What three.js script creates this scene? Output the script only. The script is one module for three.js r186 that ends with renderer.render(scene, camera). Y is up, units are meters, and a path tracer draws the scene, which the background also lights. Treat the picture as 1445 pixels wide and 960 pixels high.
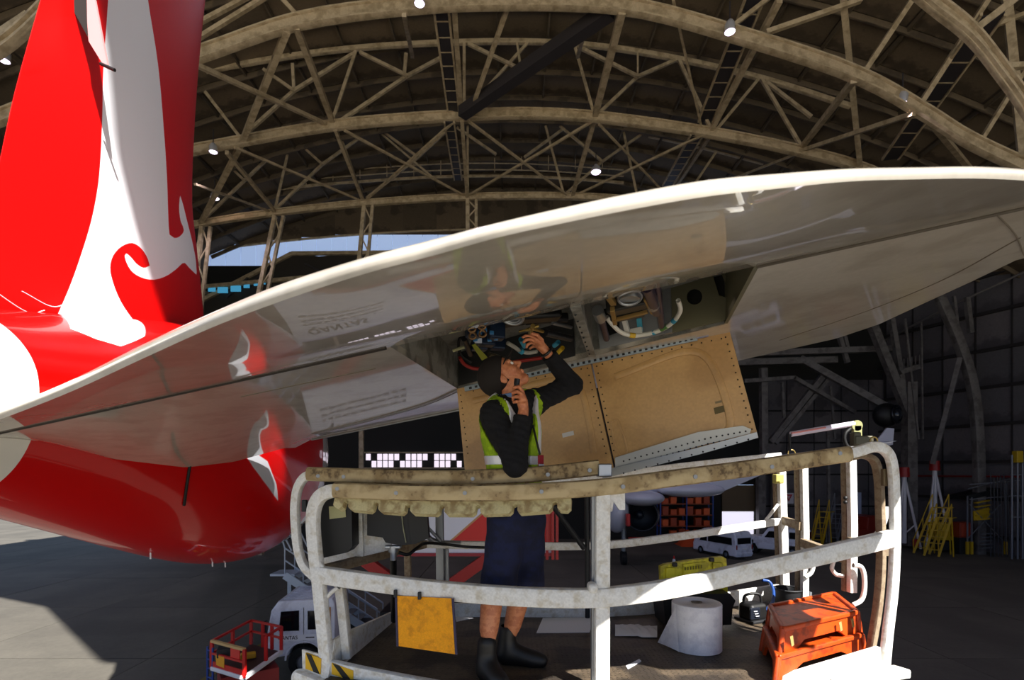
import * as THREE from 'three';
import { mergeGeometries, mergeVertices, toCreasedNormals } from 'three/addons/utils/BufferGeometryUtils.js';
import { RoundedBoxGeometry } from 'three/addons/geometries/RoundedBoxGeometry.js';
import { edgeTable, triTable } from 'three/addons/objects/MarchingCubes.js';

// ---------- camera, sky, sun, exposure ----------
const V3 = THREE.Vector3, W = 1445, H = 960, F = 750, CX = 722.5, HY = 665, EYE = 6;
const scene = new THREE.Scene();
const camera = new THREE.PerspectiveCamera(2 * Math.atan(H / 2 / F) * 180 / Math.PI, W / H, 0.05, 400);
camera.position.set(0, EYE, 0); camera.lookAt(0, EYE, -10);
camera.setViewOffset(W, H, 0, H / 2 - HY, W, H);
camera.focus = 3.6; camera.userData.fStop = 3.5;
scene.background = new THREE.Color(0.5, 0.67, 1.0); scene.backgroundIntensity = 0.42;
const sun = new THREE.DirectionalLight(new THREE.Color(1, 0.97, 0.92), 10.2);
sun.position.set(33, 60, 48); sun.target.position.set(0, 0, 0);
sun.castShadow = true; sun.shadow.mapSize.set(4096, 4096);
Object.assign(sun.shadow.camera, { left: -70, right: 70, top: 70, bottom: -70, near: 1, far: 200 });
scene.add(sun, sun.target);
const renderer = new THREE.WebGLRenderer({ antialias: true });
renderer.toneMapping = THREE.LinearToneMapping; renderer.toneMappingExposure = 1.5;
renderer.shadowMap.enabled = true;

// ---------- helpers ----------
// a point at pixel (x, y) of the photograph and depth d in metres
const P = (x, y, d) => new V3((x - CX) / F * d, EYE - (y - HY) / F * d, -d);
const v = (x, y, z) => new V3(x, y, z);
let seed = 7; const rnd = () => { seed = (seed * 1664525 + 1013904223) >>> 0; return seed / 4294967296; };
const rr = (a, b) => a + (b - a) * rnd();
const used = {};
const numbered = (n) => { const k = used[n] = (used[n] ?? -1) + 1; return k ? n + '_' + String(k).padStart(3, '0') : n; };
const bases = new WeakMap();
function thing(name, label, category, base = v(0, 0, 0), group, kind) {
  const o = new THREE.Group(); o.name = numbered(name); o.position.copy(base); bases.set(o, base.clone());
  o.userData = {}; if (label) o.userData.label = label; if (category) o.userData.category = category;
  if (group) o.userData.group = group; if (kind) o.userData.kind = kind;
  scene.add(o); return o;
}
function uvBox(g) {            // texture coordinates in metres, by the way each face points
  const p = g.attributes.position, n = g.attributes.normal, uv = new Float32Array(p.count * 2);
  for (let i = 0; i < p.count; i++) {
    const ax = Math.abs(n.getX(i)), ay = Math.abs(n.getY(i)), az = Math.abs(n.getZ(i));
    if (ay >= ax && ay >= az) { uv[2 * i] = p.getX(i); uv[2 * i + 1] = p.getZ(i); }
    else if (ax >= az) { uv[2 * i] = p.getZ(i); uv[2 * i + 1] = p.getY(i); }
    else { uv[2 * i] = p.getX(i); uv[2 * i + 1] = p.getY(i); }
  }
  g.setAttribute('uv', new THREE.BufferAttribute(uv, 2)); return g;
}
function clean(g, keepUV) {
  if (g.index) g = g.toNonIndexed();
  for (const k of Object.keys(g.attributes)) if (!['position', 'normal', 'uv'].includes(k)) g.deleteAttribute(k);
  if (!g.attributes.normal) g.computeVertexNormals();
  if (!keepUV || !g.attributes.uv) uvBox(g);
  return g;
}
const join = (list, keepUV) => mergeGeometries(list.flat(9).map((g) => clean(g, keepUV)));
function part(parent, name, geo, mat, label, keepUV) {
  const g = Array.isArray(geo) ? join(geo, keepUV) : clean(geo, keepUV);
  const b = bases.get(parent); const m = new THREE.Mesh(g.translate(-b.x, -b.y, -b.z), mat);
  m.name = name; m.castShadow = m.receiveShadow = true; bases.set(m, b); if (label) m.userData.label = label;
  parent.add(m); return m;
}
function single(name, geo, mat, label, category, group, kind, keepUV) {
  const g = Array.isArray(geo) ? join(geo, keepUV) : clean(geo, keepUV); g.computeBoundingBox();
  const bb = g.boundingBox, b = v((bb.min.x + bb.max.x) / 2, bb.min.y, (bb.min.z + bb.max.z) / 2);
  const m = new THREE.Mesh(g.translate(-b.x, -b.y, -b.z), mat); m.name = numbered(name); m.position.copy(b); bases.set(m, b);
  m.castShadow = m.receiveShadow = true; m.userData = {};
  if (label) m.userData.label = label; if (category) m.userData.category = category; if (group) m.userData.group = group; if (kind) m.userData.kind = kind;
  scene.add(m); return m;
}
const box = (w, h, d, x = 0, y = 0, z = 0, ry = 0) => new THREE.BoxGeometry(w, h, d).rotateY(ry).translate(x, y, z);
const rbox = (w, h, d, r, x = 0, y = 0, z = 0, ry = 0) => new RoundedBoxGeometry(w, h, d, 2, Math.min(r, w / 2.1, h / 2.1, d / 2.1)).rotateY(ry).translate(x, y, z);
const cyl = (r1, r2, h, x = 0, y = 0, z = 0, n = 20) => new THREE.CylinderGeometry(r1, r2, h, n).translate(x, y, z);
function orient(g, a, b, up = v(0, 1, 0)) {      // local z along a->b, local y near up, centred
  const z = b.clone().sub(a).normalize(); let x = up.clone().cross(z); if (x.lengthSq() < 1e-6) x = v(1, 0, 0).cross(z); x.normalize();
  const y = z.clone().cross(x); const m = new THREE.Matrix4().makeBasis(x, y, z).setPosition(a.clone().add(b).multiplyScalar(.5));
  return g.applyMatrix4(m);
}
const beam = (a, b, w, h, up) => orient(new THREE.BoxGeometry(w, h, a.distanceTo(b)), a, b, up);
const rbeam = (a, b, w, h, r, up) => orient(new RoundedBoxGeometry(w, h, a.distanceTo(b), 2, r), a, b, up);
const rod = (a, b, r, n = 10, r2 = r) => orient(new THREE.CylinderGeometry(r2, r, a.distanceTo(b), n).rotateX(Math.PI / 2), a, b);
const spline = (pts, n) => new THREE.CatmullRomCurve3(pts, false, 'centripetal').getPoints(n);
const tube = (pts, r, n = 40, k = 8) => new THREE.TubeGeometry(new THREE.CatmullRomCurve3(pts, false, 'centripetal'), n, r, k, false);
const ball = (r, c, sx = 1, sy = 1, sz = 1) => new THREE.SphereGeometry(r, 20, 14).scale(sx, sy, sz).translate(c.x, c.y, c.z);
function sweep(pts, prof, up = v(0, 1, 0)) {      // profile [[across, upward], ...] carried along points, capped
  const n = pts.length, k = prof.length, pos = [], idx = [];
  let y = up.clone();
  for (let i = 0; i < n; i++) {
    const t = pts[Math.min(n - 1, i + 1)].clone().sub(pts[Math.max(0, i - 1)]).normalize();
    y.sub(t.clone().multiplyScalar(y.dot(t))).normalize(); const x = y.clone().cross(t);
    for (const [a, b] of prof) { const q = pts[i].clone().addScaledVector(x, a).addScaledVector(y, b); pos.push(q.x, q.y, q.z); }
  }
  for (let i = 0; i < n - 1; i++) for (let j = 0; j < k; j++) { const a = i * k + j, b = i * k + (j + 1) % k; idx.push(a, b, b + k, a, b + k, a + k); }
  for (let j = 1; j < k - 1; j++) { idx.push(0, j + 1, j); const o = (n - 1) * k; idx.push(o, o + j, o + j + 1); }
  let g = new THREE.BufferGeometry(); g.setAttribute('position', new THREE.Float32BufferAttribute(pos, 3)); g.setIndex(idx);
  g = g.toNonIndexed(); g.computeVertexNormals(); return toCreasedNormals(g, 0.7);
}
const rrect = (w, h, r) => { const o = []; for (const [sx, sy, a0] of [[1, 1, 0], [-1, 1, 90], [-1, -1, 180], [1, -1, 270]]) for (const a of [0, 45, 90]) { const t = (a0 + a) * Math.PI / 180; o.push([sx * (w / 2 - r) + r * Math.cos(t), sy * (h / 2 - r) + r * Math.sin(t)]); } return o; };
const rsweep = (pts, w, h, r = .01, up) => sweep(pts, rrect(w, h, r), up);
function slab(pts, t, holes = []) {               // flat polygon in space, thickness t to its back (away from the camera)
  const c = pts.reduce((s, p) => s.add(p), v(0, 0, 0)).multiplyScalar(1 / pts.length);
  let nrm = v(0, 0, 0); for (let i = 0; i < pts.length; i++) nrm.add(pts[i].clone().sub(c).cross(pts[(i + 1) % pts.length].clone().sub(c))); nrm.normalize();
  if (nrm.dot(v(0, EYE, 0).sub(c)) < 0) nrm.negate();
  const x = pts[1].clone().sub(pts[0]).normalize(); x.sub(nrm.clone().multiplyScalar(x.dot(nrm))).normalize(); const y = nrm.clone().cross(x);
  const to2 = (p) => new THREE.Vector2(p.clone().sub(c).dot(x), p.clone().sub(c).dot(y));
  const s = new THREE.Shape(pts.map(to2)); for (const h of holes) s.holes.push(new THREE.Path(h.map(to2)));
  const g = new THREE.ExtrudeGeometry(s, { depth: t, bevelEnabled: false }).translate(0, 0, -t);
  return g.applyMatrix4(new THREE.Matrix4().makeBasis(x, y, nrm).setPosition(c));
}
const lerpLine = (pts, n) => { // even points along a polyline
  const L = [0]; for (let i = 1; i < pts.length; i++) L.push(L[i - 1] + pts[i].distanceTo(pts[i - 1])); const o = [];
  for (let k = 0; k <= n; k++) { const s = L[L.length - 1] * k / n; let i = 1; while (i < pts.length - 1 && L[i] < s) i++; o.push(pts[i - 1].clone().lerp(pts[i], Math.min(1, (s - L[i - 1]) / (L[i] - L[i - 1] || 1)))); }
  return o;
};
function surf(rows, closed = false) {             // rows of equally many points -> smooth surface
  const k = rows[0].length, pos = [], idx = [];
  for (const r of rows) for (const p of r) pos.push(p.x, p.y, p.z);
  for (let i = 0; i < rows.length - 1; i++) for (let j = 0; j < k - (closed ? 0 : 1); j++) { const a = i * k + j, b = i * k + (j + 1) % k; idx.push(a, b, b + k, a, b + k, a + k); }
  const g = new THREE.BufferGeometry(); g.setAttribute('position', new THREE.Float32BufferAttribute(pos, 3)); g.setIndex(idx); g.computeVertexNormals(); return g;
}
const ruled = (A, B, m, n, lift = 0) => { const a = lerpLine(A, n), b = lerpLine(B, n), rows = []; for (let i = 0; i <= m; i++) { const t = i / m; rows.push(a.map((p, j) => p.clone().lerp(b[j], t).add(v(0, lift * Math.sin(Math.PI * t), 0)))); } return rows; };
function shell(rows, off) { const up = rows.map((r) => r.map((p) => p.clone().add(off))); const e = (a, b) => surf([a, b]); return [surf(rows), surf(up), e(rows[0], up[0]), e(rows.at(-1), up.at(-1)), e(rows.map((r) => r[0]), up.map((r) => r[0])), e(rows.map((r) => r.at(-1)), up.map((r) => r.at(-1)))]; }

// ---------- procedural textures and materials ----------
function makeNoise(s) { const g = new Float32Array(65536); let q = s * 7919 + 1; for (let i = 0; i < 65536; i++) { q = (q * 1664525 + 1013904223) >>> 0; g[i] = q / 4294967296; }
  return (x, y, per) => { const xi = Math.floor(x), yi = Math.floor(y), fx = x - xi, fy = y - yi, u = fx * fx * (3 - 2 * fx), w = fy * fy * (3 - 2 * fy), at = (i, j) => g[((((j % per) + per) % per) * 256 + (((i % per) + per) % per)) & 65535]; const a = at(xi, yi), b = at(xi + 1, yi), c = at(xi, yi + 1), d = at(xi + 1, yi + 1); return a + (b - a) * u + (c - a) * w + (a - b - c + d) * u * w; }; }
function fbm(nz, x, y, per, oct = 4) { let s = 0, a = .5, t = 0; for (let o = 0; o < oct; o++) { s += a * nz(x * per, y * per, per); t += a; a *= .5; per *= 2; } return s / t; }
function tex(n, fn, srgb, rep) {
  const d = new Uint8Array(n * n * 4);
  for (let j = 0; j < n; j++) for (let i = 0; i < n; i++) { const c = fn(i / n, j / n), k = (j * n + i) * 4; d[k] = c[0] * 255; d[k + 1] = c[1] * 255; d[k + 2] = c[2] * 255; d[k + 3] = 255; }
  const t = new THREE.DataTexture(d, n, n); t.wrapS = t.wrapT = THREE.RepeatWrapping; t.magFilter = THREE.LinearFilter; t.minFilter = THREE.LinearMipmapLinearFilter; t.generateMipmaps = true;
  if (srgb) t.colorSpace = THREE.SRGBColorSpace; t.repeat.set(1 / rep, 1 / rep); t.needsUpdate = true; return t;
}
const cl = (x) => Math.min(1, Math.max(0, x)), sm = (a, b, x) => { x = cl((x - a) / (b - a)); return x * x * (3 - 2 * x); };
const mixc = (a, b, t) => a.map((x, i) => x + (b[i] - x) * t);
const N1 = makeNoise(3), N2 = makeNoise(11), N3 = makeNoise(29);
// blotchy: base colour with stains of a second colour (sRGB triples)
const stained = (a, b, lo, hi, per, rep, fine = .06) => tex(256, (x, y) => { const t = sm(lo, hi, fbm(N1, x, y, per, 5)), f = 1 + fine * (fbm(N2, x, y, 64, 2) * 2 - 1); return mixc(a, b, t).map((c) => cl(c * f)); }, true, rep);
const bumpy = (per, rep, oct = 3) => tex(256, (x, y) => { const f = fbm(N3, x, y, per, oct); return [f, f, f]; }, false, rep);
const M = (color, rough = .5, metal = 0, o = {}) => new THREE.MeshStandardMaterial({ color, roughness: rough, metalness: metal, ...o });
const MP = (color, rough, metal, o) => new THREE.MeshPhysicalMaterial({ color, roughness: rough, metalness: metal, ...o });
const grain = bumpy(32, .05);
const concreteMap = tex(512, (x, y) => { const a = fbm(N1, x, y, 5, 6), b = fbm(N2, x, y, 3, 5), f = fbm(N3, x, y, 90, 2); let c = [.335, .318, .285].map((q) => q * (.82 + .3 * a + .1 * (f - .5))); c = mixc(c, [.25, .235, .21], sm(.5, .75, b) * .4); return c.map(cl); }, true, 9);
const mConcrete = M('#ffffff', .85, 0, { map: concreteMap, bumpMap: bumpy(48, 2), bumpScale: .004 });
const steelMap = stained([.73, .655, .53], [.60, .53, .41], .4, .8, 12, 3);
const mSteel = M('#ffffff', .6, 0, { map: steelMap });
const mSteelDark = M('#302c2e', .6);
const mSheet = [0, 1, 2].map((i) => M('#ffffff', .75, 0, { map: stained([[.39, .335, .26], [.36, .31, .24], [.42, .36, .28]][i], [.29, .245, .19], .5, .7, 5, 4) }));
const mWallSheet = [0, 1, 2].map((i) => M('#ffffff', .7, 0, { map: stained([[.36, .34, .35], [.34, .325, .335], [.39, .365, .37]][i], [.28, .26, .27], .5, .7, 5, 5) }));
const mGirt = M('#241f1e', .7);
const mWhite = M('#ffffff', .45, 0, { map: stained([.88, .875, .86], [.78, .75, .69], .45, .85, 14, .5) });
const mWhiteClean = M('#dedee2', .35);
const mPad = M('#ffffff', .8, 0, { map: tex(512, (x, y) => { const a = fbm(N1, x, y, 6, 6), b = fbm(N2, x, y, 22, 4); let c = mixc([.78, .70, .54], [.62, .53, .38], sm(.3, .7, a)); c = mixc(c, [.34, .27, .19], sm(.45, .8, b) * sm(.4, .65, a) * .75); return c.map(cl); }, true, .45), bumpMap: grain, bumpScale: .002 });
const mRusty = M('#ffffff', .7, 0, { map: stained([.54, .48, .39], [.46, .38, .30], .4, .8, 14, .3) });
const mBlack = M('#050506', .55), mRubber = M('#0c0c0e', .85), mDarkGrey = M('#17181b', .6), mAlu = M('#a9adb2', .35, .85), mZinc = M('#8d9094', .45, .7);
const mRed = M('#b0100c', .4), mYellow = M('#c9a800', .5), mOrange = M('#c8420a', .5), mBlue = M('#123a86', .45);

// ---------- the hangar ----------
const roofY = (x) => 30.8 - .0085 * x * x;
{ // floor of concrete slabs; joints between them are real gaps
  const floor = thing('floor', null, null, v(0, 0, 0), null, 'structure');
  part(floor, 'subgrade', box(190, .3, 170, -20, -.19, -25), M('#191817', .9));
  const s = 6.4, g = new THREE.BoxGeometry(s - .03, .06, s - .03); uvBox(g);
  for (let i = -11; i <= 6; i++) for (let j = -2; j < 13; j++) {
    const m = new THREE.Mesh(g, mConcrete); m.name = 'slab'; m.receiveShadow = true; m.position.set(i * s - 2, -.03 + rr(-.004, .004), -j * s - 1); m.rotation.y = Math.floor(rr(0, 4)) * Math.PI / 2; floor.add(m);
  }
  part(floor, 'apron', box(190, .06, 52, -20, -.03, 41), M('#ffffff', .85, 0, { map: stained([.82, .78, .69], [.7, .66, .58], .5, .75, 5, 9) }));  // unseen behind the camera, made paler to bounce more sun indoors
  const yl = [P(250, 985, 14.2), P(470, 850, 24.5)].map((p) => p.setY(.004));
  part(floor, 'guide_line', beam(yl[0], yl[1], .16, .008), M('#6b5a1c', .8), 'worn yellow guide line');
}
{ // roof: shell, sheets, purlins and ribs
  const ceil = thing('ceiling', null, null, v(0, 24, -20), null, 'structure');
  const FR = [[-27, -13], [-6.5, -3.4], [1.2, 3.4], [2, 3.55], [2.7, 4.2], [3.4, 5.05], [3.9, 5.4], [46, 19.4]];   // plan of the unseen header, bent to set the shadow edges on fin and floor
  const front = (x) => { let i = 1; while (i < FR.length - 1 && FR[i][0] < x) i++; const [a, b] = [FR[i - 1], FR[i]]; return a[1] + (b[1] - a[1]) * (x - a[0]) / (b[0] - a[0]); };
  const rows = []; for (let i = 0; i <= 20; i++) rows.push(Array.from({ length: 37 }, (_, j) => { const x = -27 + j * 2; return v(x, roofY(x) + .35, front(x) + (-48.5 - front(x)) * i / 20); }));
  part(ceil, 'roof_deck', shell(rows, v(0, .25, 0)), M('#4a4036', .8));
  const sw = 2.9, sd = 2.3, g = new THREE.BoxGeometry(sw - .06, .05, sd - .08); uvBox(g);
  for (let i = -9; i <= 12; i++) for (let j = 0; j < 15; j++) {
    const x = i * sw + .6, z = -13.5 - j * sd; const m = new THREE.Mesh(g, mSheet[Math.floor(rnd() * 3)]); m.name = 'roof_sheet'; m.castShadow = m.receiveShadow = true;
    m.position.set(x, roofY(x) - 24 + .25, z + 20); m.rotation.z = Math.atan(-.017 * x); ceil.add(m);
  }
  for (let j = 0; j <= 15; j++) { const z = -12.35 - j * sd; part(ceil, 'purlin', rsweep(Array.from({ length: 33 }, (_, k) => { const x = -26.5 + k * 2; return v(x, roofY(x) + .02, z); }), .12, .3, .01), mSheet[0]); }
  for (let i = -9; i <= 12; i++) { const x = i * sw - .85; part(ceil, 'rafter', box(.1, .24, 35, x, roofY(x) + .1, -30), mSheet[1]); }
  const hd = thing('wall_front', null, null, v(0, 26, 0), null, 'structure');   // unseen header over the camera, shaped to cut the sun
  for (let i = 1; i < FR.length; i++) part(hd, 'shadow_header', beam(v(FR[i - 1][0], 28.35, FR[i - 1][1]), v(FR[i][0], 28.35, FR[i][1]), .6, 5.9), mWallSheet[0]);
  const lw = thing('wall_left', null, null, v(-27, 9, -30), null, 'structure');
  part(lw, 'wall_cladding', box(.3, 18, 36, -27, 17.2, -30.5), mSheet[0]);
  for (let j = 0; j < 6; j++) part(lw, 'girt', box(.15, .25, 36, -26.8, 9.6 + j * 2.4, -30.5), mSteel);
}
{ // right wall: sheets between girts, raked columns
  const w = thing('wall_right', null, null, v(32.4, 0, -47), null, 'structure'); w.rotation.y = .35;
  part(w, 'wall_core', box(.3, 24, 64, 32.75, 12, -15), M('#3a3634', .8));
  const pw = 2.25, ph = 2.75, g = new THREE.BoxGeometry(.08, ph - .12, pw - .09); uvBox(g);
  for (let i = 0; i < 9; i++) for (let j = 0; j < 8; j++) { const m = new THREE.Mesh(g, mWallSheet[Math.floor(rnd() * 3)]); m.name = 'wall_panel'; m.castShadow = m.receiveShadow = true; m.position.set(.15, 1.2 + (j + .5) * ph, -46.4 + (i + .5) * pw + 47); w.add(m); }
  for (let j = 0; j <= 8; j++) part(w, 'girt', box(.3, .22, 22, 32.3, 1.2 + j * ph, -36), mGirt);
  for (let i = 0; i <= 9; i++) part(w, 'mullion', box(.1, 22, .09, 32.46, 12, -46.4 + i * pw), mGirt);
  part(w, 'fire_pipe', rod(v(32.1, 5.6, -46), v(32.1, 5.6, -26), .07), M('#7a1414', .4), 'thin red pipe along the wall');
  part(w, 'base_cladding', box(.14, 1.1, 22, 32.4, .55, -36), mWallSheet[1]);
}
{ // back wall
  const w = thing('wall_back', null, null, v(0, 0, -47), null, 'structure');
  const D = 47, X = (px) => (px - CX) / F * D, Y = (py) => EYE - (py - HY) / F * D;
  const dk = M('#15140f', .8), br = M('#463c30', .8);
  part(w, 'upper_wall', box(62, 4.6, .3, 2, 29.2, -D - .1), mSheet[1]);
  for (let i = 0; i < 22; i++) part(w, 'cladding_sheet', box(2.97, 3.2, .08, -29 + i * 2.98, 29.0 - .0026 * (-29 + i * 2.98) ** 2, -D + .12), mSheet[i % 3]);
  const f0 = X(1018), f1 = X(1064);
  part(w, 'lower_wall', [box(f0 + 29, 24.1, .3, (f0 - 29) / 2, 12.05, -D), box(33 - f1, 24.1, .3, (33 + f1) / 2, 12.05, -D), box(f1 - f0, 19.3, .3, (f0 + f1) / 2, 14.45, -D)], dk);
  // sheets of the right part of the wall
  for (let i = 0; i < 5; i++) for (let j = 0; j < 5; j++) part(w, 'wall_panel', box(2.3, 2.65, .08, X(1070) + 1.2 + i * 2.4, 1.5 + j * 2.8, -D + .2), mWallSheet[(i + j) % 3]);
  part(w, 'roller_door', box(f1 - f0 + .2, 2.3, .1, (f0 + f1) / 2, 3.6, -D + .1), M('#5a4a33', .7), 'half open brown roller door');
  // roof line of the lower bay in front of the skylight
  const roof = [[285, 425], [330, 398], [412, 356], [450, 362], [560, 352], [640, 352], [720, 345], [720, 480], [285, 480]].map(([a, b]) => P(a, b, D - .6));
  part(w, 'bay_gable', slab(roof, .2), M('#2e2922', .8));
  part(w, 'gable_rafter', [beam(P(285, 424, D - .7), P(412, 358, D - .7), .3, .3), beam(P(412, 358, D - .7), P(640, 356, D - .7), .3, .3)], mSteel);
  part(w, 'tie_beam', beam(P(255, 408, D - 1), P(560, 380, D - 1), .3, .3), mSteel);
  part(w, 'gable_web', [[[320, 420], [350, 392]], [[350, 405], [385, 372]], [[430, 372], [470, 392]], [[480, 370], [470, 395]]].map(([a, b]) => beam(P(...a, D - .8), P(...b, D - .8), .14, .14)), mSteelDark);
  const pane = M('#c8d4e8', .5, 0, { emissive: '#a8c4f4', emissiveIntensity: .42 });
  for (const [a, b, c, d] of [[303, 411, 313, 417], [316, 411, 330, 419], [334, 409, 348, 417], [352, 407, 360, 412], [366, 403, 372, 409], [376, 402, 382, 407]]) part(w, 'pane', box(X(c) - X(a), Y(b) - Y(d), .06, X((a + c) / 2), Y((b + d) / 2), -D + 1), M('#0a1a22', .3, 0, { emissive: '#4aa0c8', emissiveIntensity: .5 }), 'small lit blue window pane');
  // skylight strip of translucent sheets
  const sky = thing('window_1', null, null, v(0, 24, -47), null, 'structure');
  for (let i = 0; i < 46; i++) part(sky, 'pane', box(1.3, 4.2, .04, -30 + i * 1.34, 26 - .0026 * (-30 + i * 1.34) ** 2, -D), pane);
  for (const [n, y] of [['sill', 24], ['head', 27.35]]) part(sky, n, rsweep(Array.from({ length: 24 }, (_, k) => { const x = -29 + k * 2.6; return v(x, y - .0026 * x * x, -D + .1); }), .2, .14, .01), mSteel);
  // glazed strip low in the far wall, seen above the left rail
  const low = thing('window_2', null, null, P(590, 664, D - .4), null, 'structure');
  const wp = M('#ddd6e0', .3, 0, { emissive: '#fff0ff', emissiveIntensity: .6 });
  for (let i = 0; i < 17; i++) { if (i === 11) continue; const x = X(521) + i * .5; for (let j = 0; j < 2; j++) if ((i * 7 + j * 3) % 5) part(low, 'pane', box(.4, .55, .05, x, Y(660) + .3 + j * .62, -D + .3), wp); }
  part(low, 'window_frame', [box(9, .1, .12, X(521) + 4.1, Y(660) + 1.32, -D + .36), box(9, .1, .12, X(521) + 4.1, Y(660) - .05, -D + .36)], mSteel);
  const dr = thing('doorway_glow_3', null, null, P(1041, 760, D), null, 'structure');
  part(dr, 'pane', box(f1 - f0, 2.3, .06, (f0 + f1) / 2, 1.25, -D - .1), M('#e8e6ff', .4, 0, { emissive: '#f4efff', emissiveIntensity: .6 }), 'glowing panel standing for daylight below the roller door');  // emissive panel imitates daylight in the open doorway
}
// roof trusses, each with its chords, posts and webs
const DA = 22, DB = 29.5, DC = 38, DZ = 16.5;
function truss(label, d, bottom, top, webs, bw, base) {
  const t = thing('roof_truss', label, 'truss', base, 'arched roof trusses');
  const sp = (pts, dd) => spline(pts.map(([a, b]) => P(a, b, dd)), 48);
  part(t, 'bottom_chord', [rsweep(sp(bottom, d), .34, .07, .01).translate(0, bw / 2, 0), rsweep(sp(bottom, d), .34, .07, .01).translate(0, -bw / 2, 0), rsweep(sp(bottom, d), .1, bw, .01)], mSteel);
  for (const tp of top) part(t, 'top_chord', rsweep(sp(tp, d + .5), .24, .24, .02), mSteel);
  for (const [a, b, c, e, w = .16, back = 0] of webs) part(t, 'web_brace', beam(P(a, b, d + .1), P(c, e, d + .4 + back), w, w), mSteel);
  return t;
}
{
  truss('nearest full roof truss, its wide cream chord along the top of the picture', DA,
    [[-60, 190], [120, 120], [270, 80], [420, 30], [590, 7], [700, 2], [880, 8], [1030, 46], [1215, 108], [1308, 160], [1365, 196], [1470, 246]], [],
    [[270, 60, 400, -20], [420, 22, 372, -30], [270, 38, 360, -10], [1290, 160, 1400, -10, .2], [1215, 108, 1300, -20, .2], [1030, 40, 1120, -30], [1380, 205, 1470, 60], [1445, 235, 1420, -10, .3], [1363, 52, 1470, 10]], .5, P(700, 2, DA));
  truss('second steel roof truss, its cream chord crossing under the upper lamps', DB,
    [[-60, 290], [120, 240], [270, 212], [340, 199], [470, 177], [650, 163], [740, 160], [840, 165], [1000, 187], [1125, 212], [1220, 238], [1330, 290]],
    [[[255, 106], [412, 79], [504, 68], [613, 61], [750, 59], [850, 66], [960, 84], [1080, 112], [1200, 150]]],
    [[469, 171, 502, 72], [480, 171, 575, 107], [575, 107, 640, 72], [575, 107, 508, 74], [340, 195, 415, 128], [415, 128, 500, 75], [415, 128, 372, 98], [340, 195, 290, 130], [655, 160, 655, 60], [838, 160, 812, 68], [845, 160, 900, 108], [900, 108, 955, 84], [900, 108, 820, 68], [655, 160, 745, 60, .14], [735, 98, 661, 62], [1130, 206, 1075, 112], [1004, 185, 958, 84], [1012, 182, 1070, 112], [1130, 206, 1180, 145], [270, 205, 270, 115], [1145, 165, 1080, 115], [573, 75, 570, 107], [413, 90, 415, 128], [730, 60, 735, 98, .1], [900, 75, 900, 108, .1]], .44, P(700, 160, DB));
  truss('third steel roof truss just above the white skylight strip, on lattice posts', DC,
    [[0, 385], [150, 345], [280, 316], [388, 300], [512, 287], [660, 278], [800, 277], [900, 283], [1000, 298], [1100, 318]],
    [[[270, 212], [390, 196], [530, 180], [660, 173], [750, 173], [860, 182], [980, 205], [1100, 236]]],
    [[512, 282, 480, 190], [517, 280, 590, 222], [590, 222, 641, 175], [590, 222, 535, 182], [388, 296, 455, 232], [455, 232, 525, 182], [455, 232, 415, 196], [388, 296, 410, 200], [610, 250, 530, 182, .12], [660, 273, 660, 175], [795, 272, 770, 178], [800, 272, 850, 228], [850, 228, 905, 190], [850, 228, 790, 178], [285, 312, 345, 255], [345, 255, 405, 198], [300, 212, 345, 255], [900, 280, 880, 186], [960, 290, 1010, 215], [700, 218, 645, 180], [740, 222, 795, 182]], .36, P(700, 277, DC));
  const c = scene.children.at(-1), post = (x0, y0, x1, y1) => { part(c, 'post', beam(P(x0, y0, DC), P(x1, y1, DC), .26, .26), mSteel); part(c, 'post', beam(P(x0 + 12, y0, DC), P(x1 + 12, y1, DC), .2, .2), mSteel); for (let k = 0; k < 5; k++) { const f = k / 5, g = (k + 1) / 5; part(c, 'lacing', beam(P(x0 + (x1 - x0) * f + (k % 2 ? 12 : 0), y0 + (y1 - y0) * f, DC), P(x0 + (x1 - x0) * g + (k % 2 ? 0 : 12), y0 + (y1 - y0) * g, DC), .09, .09), mSteel); } };
  post(388, 305, 362, 430); post(285, 320, 270, 450); post(514, 290, 504, 400); post(660, 282, 660, 345); for (const [x, y] of [[362, 430], [270, 450], [504, 400]]) part(c, 'column', beam(P(x + 6, y, DC), P(x + 6, y, DC).setY(0), .3, .3), mSteel);
  truss('roof truss closest overhead, cutting across the upper right corner', DZ, [[1240, -60], [1313, 0], [1370, 46], [1410, 95], [1450, 152], [1480, 210]], [], [[1370, 46, 1470, -30, .2], [1410, 95, 1480, 90, .16]], .4, P(1370, 46, DZ));
  truss('roof truss corner above the red fin, darker than the others', DZ, [[-30, 88], [20, 52], [60, 14], [100, -30]], [], [[-20, 60, 40, 20]], .3, P(20, 52, DZ));
}
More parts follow.
